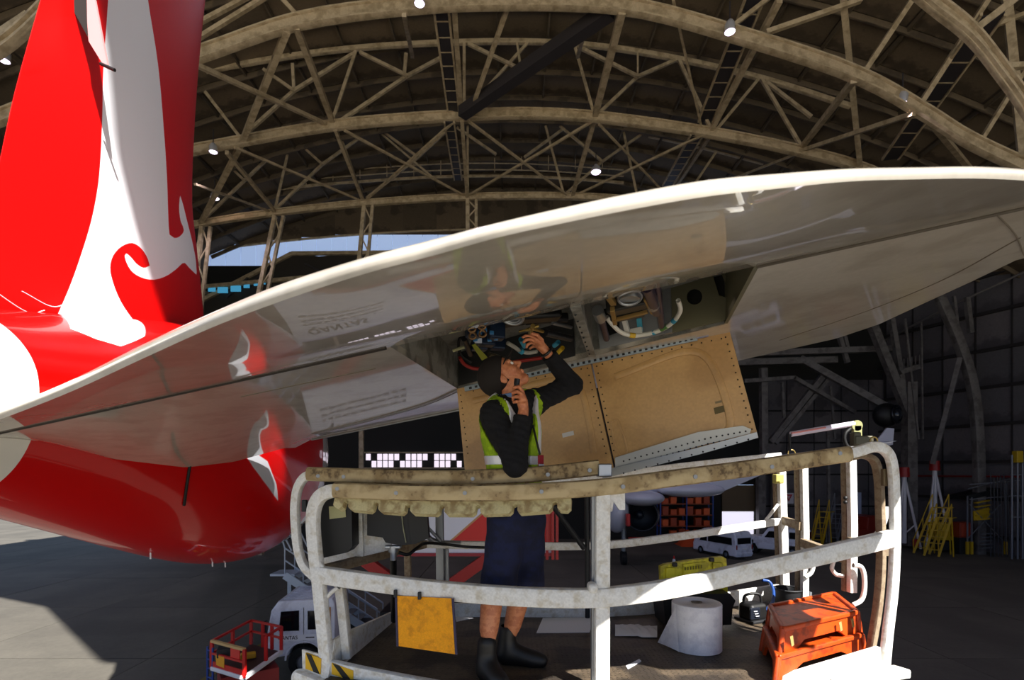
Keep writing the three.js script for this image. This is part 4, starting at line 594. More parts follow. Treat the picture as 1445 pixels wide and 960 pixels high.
{ // tube lamp and fittings over the right rail
  const t = thing('tube_lamp', 'white tube lamp with yellow end bracket held above the right rail', 'lamp', P(1205, 640, 3.7)), d = 3.6;
  part(t, 'tube', rod(P(1116, 613, d), P(1205, 598, d), .018, 14), M('#d8cfe0', .3), 'white tube'); part(t, 'tube_stripe', rod(P(1117, 611.6, d - .02), P(1165, 603.6, d - .02), .006, 8), M('#d98a86', .4), 'pink stripe'); part(t, 'hanger', rod(P(1114, 613, d), P(1115, 640, d), .008), mDarkGrey);
  part(t, 'end_bracket', [cyl(.036, .036, .03).rotateX(Math.PI / 2).translate(...P(1208, 601, d).toArray()), rbox(.06, .09, .03, .008, ...P(1209, 609, d).toArray())], M('#8a8a5c', .5), 'yellow-green end bracket');
  part(t, 'clamp', [rbox(.12, .06, .06, .01, ...P(1216, 622, 3.4).toArray()), rbox(.05, .09, .05, .01, ...P(1207, 620, 3.4).toArray())], M('#4d4a3a', .5, .3)); part(t, 'cable_loop', tube([[1200, 605], [1193, 612], [1192, 622], [1198, 632], [1206, 630]].map(([a, b]) => P(a, b, 3.5)), .012, 24, 8), mBlack);
}
{ // dock flap reaching over the fin
  const t = thing('dock_flap', 'dark folding dock flap with a pale pink edge beside the fin top', 'dock flap', P(128, 40, 6.28));
  part(t, 'board', slab([[96, -30], [124, -30], [126, 56], [151, 96], [146, 88], [118, 40], [95, 0]].map(([a, b]) => P(a, b, 6.28)), .03), M('#14110e', .9), 'board coloured dark as its shaded underside'); part(t, 'edge', slab([[122, -30], [128, -30], [150, 84], [152, 96], [146, 92], [125, 58], [123, 30]].map(([a, b]) => P(a, b, 6.24)), .03), M('#b98888', .6), 'pale pink edge');  // board colour carries the shade of its underside
  part(t, 'hinge_bar', rod(P(142, 90, 6.22), P(162, 99, 6.22), .02), mBlack); part(t, 'carrier', beam(P(110, -30, 6.3), P(118, -240, 6.5), .3, .12), mSteelDark);
}

// ---------- the mechanic ----------
// mesh of a distance field on a grid; corner vertices are shared so the surface stays smooth
function iso(f, min, max, cell) {
  const n = [0, 1, 2].map((i) => Math.ceil((max.getComponent(i) - min.getComponent(i)) / cell) + 1), [nx, ny, nz] = n, val = new Float32Array(nx * ny * nz), q = v(0, 0, 0);
  for (let k = 0, o = 0; k < nz; k++) for (let j = 0; j < ny; j++) for (let i = 0; i < nx; i++, o++) val[o] = f(q.set(min.x + i * cell, min.y + j * cell, min.z + k * cell));
  const pos = [], idx = [], made = new Map(), CO = [[0, 0, 0], [1, 0, 0], [1, 1, 0], [0, 1, 0], [0, 0, 1], [1, 0, 1], [1, 1, 1], [0, 1, 1]], ED = [[0, 1], [1, 2], [2, 3], [3, 0], [4, 5], [5, 6], [6, 7], [7, 4], [0, 4], [1, 5], [2, 6], [3, 7]];
  for (let k = 0; k < nz - 1; k++) for (let j = 0; j < ny - 1; j++) for (let i = 0; i < nx - 1; i++) {
    let c = 0; const at = CO.map(([a, b, d], m) => { const o = (k + d) * nx * ny + (j + b) * nx + i + a; if (val[o] < 0) c |= 1 << m; return o; });
    if (!edgeTable[c]) continue;
    const e = (m) => { const [a, b] = ED[m], o1 = at[a], o2 = at[b], key = o1 < o2 ? o1 * 4e7 + o2 : o2 * 4e7 + o1; let r = made.get(key); if (r === undefined) { const t = val[o1] / (val[o1] - val[o2]); r = pos.length / 3; for (let x = 0; x < 3; x++) pos.push([min.x, min.y, min.z][x] + ([i, j, k][x] + CO[a][x] + (CO[b][x] - CO[a][x]) * t) * cell); made.set(key, r); } return r; };
    for (let t = c * 16; triTable[t] !== -1; t += 3) idx.push(e(triTable[t]), e(triTable[t + 2]), e(triTable[t + 1]));
  }
  const nor = new Float32Array(pos.length), h = cell * .4;
  for (let i = 0; i < pos.length; i += 3) { const [x, y, z] = [pos[i], pos[i + 1], pos[i + 2]], g = [f(q.set(x + h, y, z)) - f(q.set(x - h, y, z)), f(q.set(x, y + h, z)) - f(q.set(x, y - h, z)), f(q.set(x, y, z + h)) - f(q.set(x, y, z - h))], l = Math.hypot(...g) || 1; for (let m = 0; m < 3; m++) nor[i + m] = g[m] / l; }
  let s = 0; for (let t = 0; t < Math.min(idx.length, 900); t += 3) { const [a, b, c] = [idx[t], idx[t + 1], idx[t + 2]].map((m) => v(pos[3 * m], pos[3 * m + 1], pos[3 * m + 2])); s += b.sub(a).cross(c.sub(a)).dot(v(nor[3 * idx[t]], nor[3 * idx[t] + 1], nor[3 * idx[t] + 2])); }
  if (s < 0) for (let t = 0; t < idx.length; t += 3) [idx[t + 1], idx[t + 2]] = [idx[t + 2], idx[t + 1]];
  const g = new THREE.BufferGeometry(); g.setAttribute('position', new THREE.Float32BufferAttribute(pos, 3)); g.setAttribute('normal', new THREE.BufferAttribute(nor, 3)); g.setIndex(idx); return g;
}
const smin = (a, b, k) => { const h = Math.max(k - Math.abs(a - b), 0) / k; return Math.min(a, b) - h * h * k * .25; };
const cap = (a, b, ra, rb) => { const ax = a.x, ay = a.y, az = a.z, dx = b.x - ax, dy = b.y - ay, dz = b.z - az, l = dx * dx + dy * dy + dz * dz || 1e-9; return (p) => { const px = p.x - ax, py = p.y - ay, pz = p.z - az, t = cl((px * dx + py * dy + pz * dz) / l); return Math.hypot(px - dx * t, py - dy * t, pz - dz * t) - (ra + (rb - ra) * t); }; };
const ell = (c, X, Y, Z, rx, ry, rz) => (p) => { const dx = p.x - c.x, dy = p.y - c.y, dz = p.z - c.z, a = (dx * X.x + dy * X.y + dz * X.z) / rx, b = (dx * Y.x + dy * Y.y + dz * Y.z) / ry, d = (dx * Z.x + dy * Z.y + dz * Z.z) / rz, k0 = Math.hypot(a, b, d), k1 = Math.hypot(a / rx, b / ry, d / rz); return k1 < 1e-9 ? -Math.min(rx, ry, rz) : k0 * (k0 - 1) / k1; };
const uni = (k, ...fs) => (p) => { let d = fs[0](p); for (let i = 1; i < fs.length; i++) d = smin(d, fs[i](p), k); return d; };
const off = (f, o) => (p) => f(p) - o, sub = (f, g) => (p) => Math.max(f(p), -g(p)), and = (...fs) => (p) => { let d = -1e9; for (const f of fs) d = Math.max(d, f(p)); return d; };
const half = (c, n) => { n = n.clone().normalize(); return (p) => (p.x - c.x) * n.x + (p.y - c.y) * n.y + (p.z - c.z) * n.z; };   // inside is behind n
{
  const wd = v(.72, 0, -.69), fd = v(.69, 0, .72), U = v(0, 1, 0), J = (x, y, d) => P(x, y, d);
  const c = J(711, 531, 3.03), n = v(.62, .775, .1).normalize(), u = v(-.79, .62, 0).sub(n.clone().multiplyScalar(v(-.79, .62, 0).dot(n))).normalize(), s = n.clone().cross(u).normalize(); if (s.z < 0) s.negate();
  const h = (a, b, d = 0) => c.clone().addScaledVector(n, a).addScaledVector(u, b).addScaledVector(s, d);   // head coordinates: forward, up, towards the camera side
  const shR = J(698, 586, 2.94), elR = J(727, 657, 2.83), wrR = J(739, 578, 2.86), shL = J(750, 570, 3.18), elL = J(808, 543, 3.28), wrL = J(771, 497, 3.16);
  const hpR = J(716, 742, 3.02), knR = J(697, 832, 2.97), anR = J(687, 922, 2.92), hpL = J(742, 742, 3.12), knL = J(737, 832, 3.14), anL = J(717, 905, 3.16);
  const chest = J(722, 611, 3.06), belly = J(726, 676, 3.06), pelv = J(729, 733, 3.07);
  const torso = uni(.08, ell(chest, wd, U, fd, .17, .19, .115), ell(belly, wd, U, fd, .15, .2, .105), ell(pelv, wd, U, fd, .165, .13, .12));
  const armR = uni(.03, cap(shR, elR, .056, .043), cap(elR, wrR, .043, .028)), armL = uni(.03, cap(shL, elL, .056, .043), cap(elL, wrL, .043, .028)), shd = uni(.05, cap(shR, J(718, 574, 3.05), .062, .07), cap(shL, J(718, 574, 3.05), .062, .07));
  const legR = uni(.04, cap(hpR, knR, .085, .058), cap(knR, anR, .056, .036), cap(J(692, 858, 2.965), J(689, 885, 2.945), .05, .042)), legL = uni(.04, cap(hpL, knL, .085, .058), cap(knL, anL, .056, .036), cap(J(729, 856, 3.155), J(724, 880, 3.165), .05, .042));
  const neck = cap(h(-.02, -.06), J(717, 574, 3.05), .054, .062);
  // head and hands have finer grids of their own
  const head = uni(.022, ell(h(-.01, .03), n, u, s, .098, .095, .075), ell(h(.03, -.03), n, u, s, .062, .075, .058), cap(h(.0, -.07, .035), h(.055, -.1, .012), .026, .022), cap(h(.0, -.07, -.035), h(.055, -.1, -.012), .026, .022), cap(h(.062, -.1), h(.066, -.098), .022, .02));
  const faceParts = uni(.008, head, cap(h(.088, .015), h(.112, -.022), .008, .013), cap(h(.098, -.03, .009), h(.098, -.03, -.009), .009, .009), cap(h(.082, .026, .034), h(.086, .026, -.034), .011, .011), cap(h(.089, -.058, .018), h(.089, -.058, -.018), .0065, .0065), cap(h(.087, -.069, .015), h(.087, -.069, -.015), .0075, .0075), ell(h(-.018, -.012, .076), n, u, s, .02, .033, .01), ell(h(-.018, -.012, -.076), n, u, s, .02, .033, .01), ell(h(.055, -.02, .045), n, u, s, .028, .03, .022));
  const face = sub(sub(sub(faceParts, ell(h(.088, .008, .03), n, u, s, .009, .009, .014)), ell(h(.088, .008, -.03), n, u, s, .009, .009, .014)), cap(h(.1, -.0635, .02), h(.1, -.0635, -.02), .0035, .0035));
  const hF = uni(.03, face, neck);
  const finger = (pts, r) => { const a = []; for (let i = 0; i < pts.length - 1; i++) a.push(cap(J(...pts[i]), J(...pts[i + 1]), r - i * .0007, r - (i + 1) * .0007)); return uni(.004, ...a); };
  const handL = uni(.012, cap(wrL, J(763, 488, 3.15), .026, .03), cap(J(764, 484, 3.12), J(757, 481, 3.11), .018, .017), cap(J(766, 489, 3.18), J(758, 487, 3.18), .018, .017), uni(.004, finger([[758, 479, 3.1], [749, 474, 3.08], [742, 474, 3.07], [738, 476, 3.07]], .0098), finger([[757, 482, 3.12], [748, 479, 3.1], [742, 480, 3.09], [739, 483, 3.09]], .0098), finger([[757, 485, 3.15], [749, 484, 3.14], [744, 487, 3.13], [743, 490, 3.13]], .0092), finger([[758, 488, 3.19], [752, 489, 3.19], [748, 492, 3.19]], .0084), finger([[765, 480, 3.1], [758, 473, 3.06], [751, 471, 3.05]], .0105)));
  const handR = uni(.012, cap(wrR, J(737, 567, 2.86), .027, .03), cap(J(739, 564, 2.83), J(735, 553, 2.835), .018, .017), cap(J(733, 567, 2.89), J(731, 556, 2.89), .018, .016), uni(.004, finger([[737, 552, 2.82], [732, 546, 2.8], [726, 547, 2.81], [725, 551, 2.83]], .0098), finger([[736, 556, 2.815], [730, 553, 2.795], [724, 554, 2.81], [724, 558, 2.83]], .0098), finger([[735, 561, 2.82], [729, 560, 2.8], [724, 561, 2.815], [724, 565, 2.835]], .0094), finger([[734, 566, 2.83], [729, 567, 2.81], [725, 568, 2.825]], .0086), finger([[733, 560, 2.885], [729, 552, 2.875], [728, 545, 2.865]], .011)));
  const man = thing('person', 'mechanic in dark cap, hi-vis vest and navy shorts reaching up into the open bay', 'person', v(pelv.x, FLOOR, pelv.z));
  const bx = (pts, m) => { const a = v(1e9, 1e9, 1e9), b = v(-1e9, -1e9, -1e9); for (const p of pts) { a.min(p); b.max(p); } return [a.addScalar(-m), b.addScalar(m)]; };
  const body = off(uni(.04, torso, shd, armR, armL, legR, legL), .012 * 0);
  const skin = M('#ffffff', .5, 0, { map: stained([.80, .52, .36], [.72, .43, .29], .4, .7, 8, .12, .03) });
  const cutHead = half(J(717, 566, 3.05), U), notHead = half(J(717, 566, 3.05), v(0, -1, 0));
  part(man, 'body', [iso(sub(uni(.04, body, off(neck, 0)), (p) => p.y > J(0, 566, 3.05).y + .02 && Math.hypot(p.x - c.x, p.z - c.z) < .14 ? -1 : 1), ...bx([shR, elR, shL, elL, wrL, wrR, hpR, anR, anL, chest], .2), .013), iso(hF, ...bx([h(-.12, .13, .09), h(.14, -.12, -.09), J(717, 572, 3.05), h(-.12, -.12, .09), h(.13, .13, -.09)], .05), .0042), iso(handL, ...bx([wrL, J(738, 470, 3.05), J(766, 492, 3.2)], .04), .0032), iso(handR, ...bx([wrR, J(722, 540, 2.78), J(740, 580, 2.9)], .04), .0032)], skin);
  const bd = man.children[0];
  for (const k of [1, -1]) { part(bd, 'eye', ball(.0105, h(.083, .007, .03 * k)), M('#e6e0da', .2), 'eye'); part(bd, 'iris', ball(.0058, h(.0893, .009, .0305 * k)), M('#2a1a10', .2)); part(bd, 'eyebrow', rod(h(.096, .03, .044 * k), h(.099, .032, .018 * k), .0045, 8), M('#20140d', .8)); }
  // hair at the nape and temple, cap with peak
  const hair = and(off(ell(h(-.012, .02), n, u, s, .098, .095, .075), .007), half(h(-.005, -.01), v(0, 0, 0).addScaledVector(n, .9).addScaledVector(u, .25)), half(h(-.06, -.095), u.clone().negate()));
  part(man, 'hair', iso(hair, ...bx([h(-.13, .12, .1), h(.1, -.1, -.1), h(-.13, -.1, 0), h(.1, .1, 0)], .03), .005), M('#1a100b', .8));
  const capF = and(uni(.03, off(ell(h(-.02, .035), n, u, s, .105, .102, .082), .006), ell(h(-.05, .03), n, u, s, .088, .095, .08)), half(h(.0, .02), v(0, 0, 0).addScaledVector(n, .35).addScaledVector(u, -.94)), (p) => -ell(h(-.012, .028), n, u, s, .094, .092, .071)(p));
  const capFull = and(uni(.03, off(ell(h(-.02, .035), n, u, s, .105, .102, .082), .006), ell(h(-.055, .02), n, u, s, .085, .1, .08)), half(h(-.0, .012), v(0, 0, 0).addScaledVector(n, .62).addScaledVector(u, -.78)));
  const mCap = M('#17100e', .85), hat = part(man, 'cap', iso(capFull, ...bx([h(-.16, .16, .12), h(.13, -.12, -.12), h(-.16, -.1, 0), h(.13, .16, 0)], .02), .006), mCap, 'dark cap');
  const peak = []; for (let i = 0; i <= 8; i++) peak.push(Array.from({ length: 15 }, (_, j) => { const a = (j / 14 - .5) * 2, t = i / 8; return h(.075 + .075 * t * Math.sqrt(1 - .75 * a * a) - .03 * a * a, .052 + .004 * t - .018 * a * a, a * .062); })); part(hat, 'peak', shell(peak, u.clone().multiplyScalar(.004)), mCap, 'peak of the cap');
  // clothes
  const mKnit = M('#ffffff', .95, 0, { map: stained([.055, .058, .085], [.035, .037, .055], .4, .7, 10, .2), bumpMap: grain, bumpScale: .0015 });
  const wrinkle = (p) => .004 * Math.sin(p.x * 60 + p.y * 90) * Math.sin(p.y * 70 - p.z * 50);
  const topF = (p) => uni(.045, off(torso, .012), off(shd, .014), off(armR, .017), off(armL, .017))(p) + wrinkle(p);
  const hem = half(J(727, 722, 3.06), v(0, -1, 0)), cufR = half(wrR.clone().lerp(elR, .12), wrR.clone().sub(elR)), cufL = half(wrL.clone().lerp(elL, .1), wrL.clone().sub(elL)), nearPt = (q, r, f) => (p) => p.distanceTo(q) < r ? f(p) : -1;
  const neckHole = cap(J(720, 572, 3.04), J(722, 545, 3.03), .062, .09);
  part(man, 'sweater', iso(sub(and(topF, hem, nearPt(wrR, .09, cufR), nearPt(wrL, .09, cufL)), neckHole), ...bx([shR, elR, shL, elL, wrL, wrR, chest, pelv], .18), .011), mKnit, 'dark navy knitted sweater');
  const collar = sub(off(neck, .016), off(neck, .004)); part(man, 'collar', iso(and(collar, half(J(716, 558, 3.05), v(-.1, 1, 0)), half(J(717, 576, 3.05), v(0, -1, 0))), ...bx([J(716, 558, 3.05), J(717, 578, 3.05)], .11), .006), M('#6f8fc0', .8), 'pale blue shirt collar');
  const vestBase = uni(.05, off(torso, .03), off(shd, .026)), rel = (p) => [(p.x - chest.x) * wd.x + (p.z - chest.z) * wd.z, (p.x - chest.x) * fd.x + (p.z - chest.z) * fd.z];
  const holes = uni(.03, cap(shR.clone().addScaledVector(wd, -.02), elR, .082, .075), cap(shL.clone().addScaledVector(wd, .03), elL, .082, .07));
  const vneck = (p) => { const [a, b] = rel(p); return b > 0 ? Math.abs(a + .01) - .02 - Math.max(0, (p.y - chest.y + .06)) * .42 : 1; };
  const vestF = sub(sub(sub(and(vestBase, half(J(727, 684, 3.06), v(0, -1, 0))), holes), off(neckHole, .0)), vneck);
  const mVest = M('#ffffff', .75, 0, { map: stained([.66, .80, .06], [.55, .69, .05], .4, .7, 8, .2), bumpMap: grain, bumpScale: .001 }), bv = bx([shR, shL, chest, pelv, J(672, 640, 3)], .16);
  const vest = part(man, 'vest', iso(vestF, ...bv, .01), mVest, 'yellow-green hi-vis vest');
  const mTape = M('#dfe2ea', .3, .2), tape = and(off(vestF, .004), (p) => { const [a, b] = rel(p); const hb = Math.abs(p.y - J(0, 650, 3.06).y) - .026, sb = Math.abs(Math.abs(a) - .105) - .024; return Math.min(hb, p.y > J(0, 640, 3.06).y ? sb : 1); });
  part(vest, 'reflective_tape', iso(tape, ...bv, .0085), mTape, 'silver reflective tape');
  const fr = (x, y, d) => J(x, y, d); part(vest, 'identity_card', rbox(.045, .075, .006, .003, ...fr(763, 652, 2.9).toArray(), .75), M('#8e1626', .5), 'red and white identity card'); part(vest, 'card_strip', rbox(.042, .022, .003, .001, ...fr(764, 658, 2.895).toArray(), .75), mWhiteClean); part(vest, 'lanyard', tube([fr(752, 600, 2.92), fr(757, 622, 2.9), fr(762, 642, 2.9)], .006, 16, 6), mBlack);
  const shortsF = (p) => sub(uni(.04, and(off(torso, .02), half(J(727, 700, 3.06), U)), cap(hpR, J(703, 826, 2.98), .112, .1), cap(hpL, J(744, 826, 3.13), .112, .1)), (q) => 1)(p) + .003 * Math.sin(p.x * 40 + p.y * 30);
  part(man, 'shorts', iso(and(shortsF, half(J(720, 835, 3.05), v(0, -1, 0))), ...bx([J(680, 700, 2.9), J(780, 840, 3.3), hpL], .13), .011), M('#ffffff', .9, 0, { map: stained([.07, .10, .24], [.05, .07, .18], .4, .7, 8, .25) }), 'navy work shorts');
  const boot = (an, toe, heel) => { const t = toe.clone().sub(heel).setY(0).normalize(), fl = FLOOR + .002, a2 = an.clone().setY(fl + .2), g = (q, y) => q.clone().setY(fl + y);
    return and(uni(.035, cap(a2, g(heel.clone().addScaledVector(t, .045), .07), .052, .055), cap(g(heel.clone().addScaledVector(t, .05), .045), g(toe.clone().addScaledVector(t, -.045), .035), .05, .042), cap(g(heel.clone().addScaledVector(t, .07), .09), g(toe.clone().addScaledVector(t, -.09), .045), .048, .042)), half(v(0, fl, 0), v(0, -1, 0)), half(a2.clone().add(v(0, .04, 0)), U)); };
  const onD = (x, z) => v(x, FLOOR, z);
  const bR = boot(anR, onD(anR.x + .11, anR.z + .17), onD(anR.x - .03, anR.z - .05)), bL = boot(anL, onD(anL.x + .235, anL.z + .05), onD(anL.x - .06, anL.z - .015)), mBoot = M('#0d0d0f', .5);
  part(man, 'boot', iso(bR, ...bx([anR, anR.clone().add(v(.15, -.35, .22)), anR.clone().add(v(-.05, -.3, -.1))], .09), .007), mBoot); part(man, 'boot', iso(bL, ...bx([anL, anL.clone().add(v(.26, -.35, .07)), anL.clone().add(v(-.08, -.3, -.05))], .09), .007), mBoot);
  part(man, 'watch', new THREE.TorusGeometry(.034, .009, 8, 24).applyMatrix4(new THREE.Matrix4().makeRotationFromQuaternion(new THREE.Quaternion().setFromUnitVectors(v(0, 0, 1), wrL.clone().sub(elL).normalize()))).translate(wrL.x, wrL.y, wrL.z), M('#1b1b1e', .35), 'dark wrist watch');
  const tch = thing('torch', 'small black torch held upright in the hand by the chin', 'torch', J(727, 566, 2.84)); part(tch, 'barrel', rod(J(726, 566, 2.84), J(729, 541, 2.84), .0125, 16), mBlack); part(tch, 'head', rod(J(729, 543, 2.84), J(730, 535, 2.84), .016, 16), M('#202024', .3, .3));
}

// ---------- vehicles and equipment on the hangar floor ----------
const place = (base, ry) => (g) => g.rotateY(ry).translate(base.x, base.y, base.z);   // geometry built round the origin, +x forward
const gnd = (px, py) => onFloor(px, py, 0);
const mPaint = M('#ffffff', .35, 0, { map: stained([.86, .87, .93], [.76, .76, .82], .5, .8, 6, 1.5, .03) }), mGlass = M('#0c1016', .08, .1);
const textPanel = (w, h, draw) => { const c = document.createElement('canvas'); c.width = 1024; c.height = Math.round(1024 * h / w); draw(c.getContext('2d'), c.width, c.height); const t = new THREE.CanvasTexture(c); t.colorSpace = THREE.SRGBColorSpace; return M('#ffffff', .4, 0, { map: t }); };
const wheelGeo = (r, w, x, z) => new THREE.LatheGeometry([[r * .5, -w / 2], [r * .92, -w / 2], [r, -w * .36], [r, w * .36], [r * .92, w / 2], [r * .5, w / 2]].map(([a, b]) => new THREE.Vector2(a, b)), 28).rotateX(Math.PI / 2).translate(x, r, z);
const hubGeo = (r, w, x, z) => new THREE.LatheGeometry([[.001, -w * .3], [r * .25, -w * .3], [r * .3, -w * .1], [r * .5, -w * .42], [r * .52, w * .42], [r * .3, w * .1], [r * .25, w * .3], [.001, w * .3]].map(([a, b]) => new THREE.Vector2(a, b)), 28).rotateX(Math.PI / 2).translate(x, r, z);
const prof = (pts, z0, z1, bev = .03) => { const s = new THREE.Shape(pts.map(([a, b]) => new THREE.Vector2(a, b))); return new THREE.ExtrudeGeometry(s, { depth: z1 - z0 - 2 * bev, bevelEnabled: bev > 0, bevelSize: bev, bevelThickness: bev, bevelSegments: 2 }).translate(0, 0, z0 + bev); };
const addWheels = (t, at, list, r, w) => { for (const [x, z] of list) { const m = part(t, 'wheel', at(wheelGeo(r, w, x, z)), mRubber); part(m, 'hub', at(hubGeo(r, w, x, z)), M('#8f98a8', .4, .4)); } };
{ // high lift truck: white cab, red scissor, raised white body
  const b = gnd(388, 943).add(v(.1, 0, -.1)), t = thing('high_lift_truck', 'white cab truck raising a white and red box body on red scissor arms', 'truck', b), at = place(b, Math.PI + .12), X = (x) => -x; // local +x is backwards here
  const fw = (pts) => pts.map(([a, c]) => [-a, c]);
  const cab = part(t, 'cab', at(prof(fw([[.02, .75], [.0, 1.25], [.12, 1.95], [.3, 2.2], [1.75, 2.24], [1.8, 2.1], [1.8, .72], [1.5, .72], [1.42, .95], [1.2, 1.05], [.8, 1.05], [.6, .95], [.52, .72], [.06, .66]]), -1.05, 1.05, .05)), mPaint, 'white truck cab');
  for (let i = 0; i < 9; i++) part(cab, 'roof_rib', at(rbox(1.35, .03, .05, .01, -1.05, 2.27, -.84 + i * .21)), mPaint);
  for (const z of [-1.06, 1.06]) { part(cab, 'door_window', at(prof(fw([[.3, 1.4], [.36, 1.95], [.85, 1.97], [.85, 1.4]]), z - .02, z + .02, .005)), mGlass); part(cab, 'rear_window', at(prof(fw([[1.1, 1.42], [1.1, 1.95], [1.42, 1.95], [1.42, 1.42]]), z - .02, z + .02, .005)), mGlass); part(cab, 'door_seam', at(box(.012, 1.2, .01, -.98, 1.45, z)), mDarkGrey); part(cab, 'arch_lip', at(new THREE.TorusGeometry(.52, .03, 8, 24, Math.PI).translate(-1.0, .55, z)), mPaint); part(cab, 'mirror', at(rbox(.06, .42, .16, .02, .02, 1.55, z * 1.12)), mBlack); part(cab, 'grab_bar', at(box(.04, 1.3, .03, -1.72, 1.4, z * 1.02)), M('#b5782a', .5)); }
  const lt = textPanel(1, .16, (x, w, h) => { x.fillStyle = '#dfe0ea'; x.fillRect(0, 0, w, h); x.fillStyle = '#141020'; x.font = 'bold ' + h * .8 + 'px sans-serif'; x.fillText('QANTAS', 20, h * .78); x.fillRect(w * .72, h * .45, w * .22, h * .2); });
  const pg = (w, h, c, ry = 0) => new THREE.PlaneGeometry(w, h).rotateY(ry).translate(c.x, c.y, c.z);
  part(cab, 'door_lettering', at(pg(1.1, .176, v(-.8, 1.2, -1.075), Math.PI)), lt, 'dark airline lettering', true);
  addWheels(t, at, [[-1.0, -.95], [-1.0, .95], [-5.2, -.95], [-5.2, .95]], .46, .3);
  part(t, 'chassis', at(box(7.4, .3, 1.5, -3.9, .75, 0)), mDarkGrey);
  // body and scissor in world pixels, standing over the chassis
  const D = 17.4, q = (x, y, d = D) => P(x, y, d);
  part(t, 'scissor_arm', beam(q(505, 784), q(606, 858), .28, .36), mRed, 'red scissor arm'); part(t, 'scissor_arm', beam(q(696, 782), q(590, 858), .28, .36), mRed, 'red scissor arm'); part(t, 'scissor_arm', beam(q(505, 784, D + 1.4), q(606, 858, D + 1.4), .28, .36), mRed); part(t, 'pivot', rod(q(600, 850, D - .2), q(600, 850, D + 1.6), .12), mDarkGrey); part(t, 'scissor_base', box(3.4, .5, 1.8, -2.6, 1.15, -18.2), mDarkGrey);
  const a0 = q(452, 784), a1 = q(780, 693), w = a1.x - a0.x, hh = a1.y - a0.y;
  part(t, 'box_body', rbox(w, hh, 2.1, .04, (a0.x + a1.x) / 2, (a0.y + a1.y) / 2, -D - 1.07), mPaint, 'white box body');
  const panel = textPanel(w, hh, (x, W2, H2) => { const U = (px) => (px - 452) / 328 * W2, Z = (py) => (py - 693) / 91 * H2; x.fillStyle = '#e6e4ee'; x.fillRect(0, 0, W2, H2); x.fillStyle = '#c98d5a'; x.beginPath(); x.moveTo(U(626), Z(772)); x.lineTo(U(720), Z(688)); x.lineTo(U(780), Z(688)); x.lineTo(U(780), Z(773)); x.fill(); x.fillStyle = '#d8140c'; x.beginPath(); x.moveTo(U(630), Z(772)); x.lineTo(U(724), Z(688)); x.lineTo(U(780), Z(688)); x.lineTo(U(780), Z(773)); x.fill();
    x.fillStyle = '#151018'; x.font = 'italic bold ' + H2 * .26 + 'px sans-serif'; x.fillText('QANTAS', U(470), Z(722)); x.fillStyle = '#55505e'; for (let r = 0; r < 3; r++) for (let k = 0, p = 470; p < 590; k++) { const l = 6 + ((k * 37 + r * 11) % 9); x.fillRect(U(p), Z(732 + r * 8), l / 328 * W2, H2 * .035); p += l + 3; } });
  part(t, 'body_side', new THREE.PlaneGeometry(w - .06, hh - .06).translate((a0.x + a1.x) / 2, (a0.y + a1.y) / 2, -D - .015), panel, 'white side with red wedge and lettering', true);
  part(t, 'sill', beam(q(452, 783, D - .03), q(780, 783, D - .03), .08, .1), M('#a01428', .4)); for (const x of [772, 780, 786]) part(t, 'corner_bar', beam(q(x, 716, D - .1), q(x, 790, D - .1), .09, .09), mRed);
}
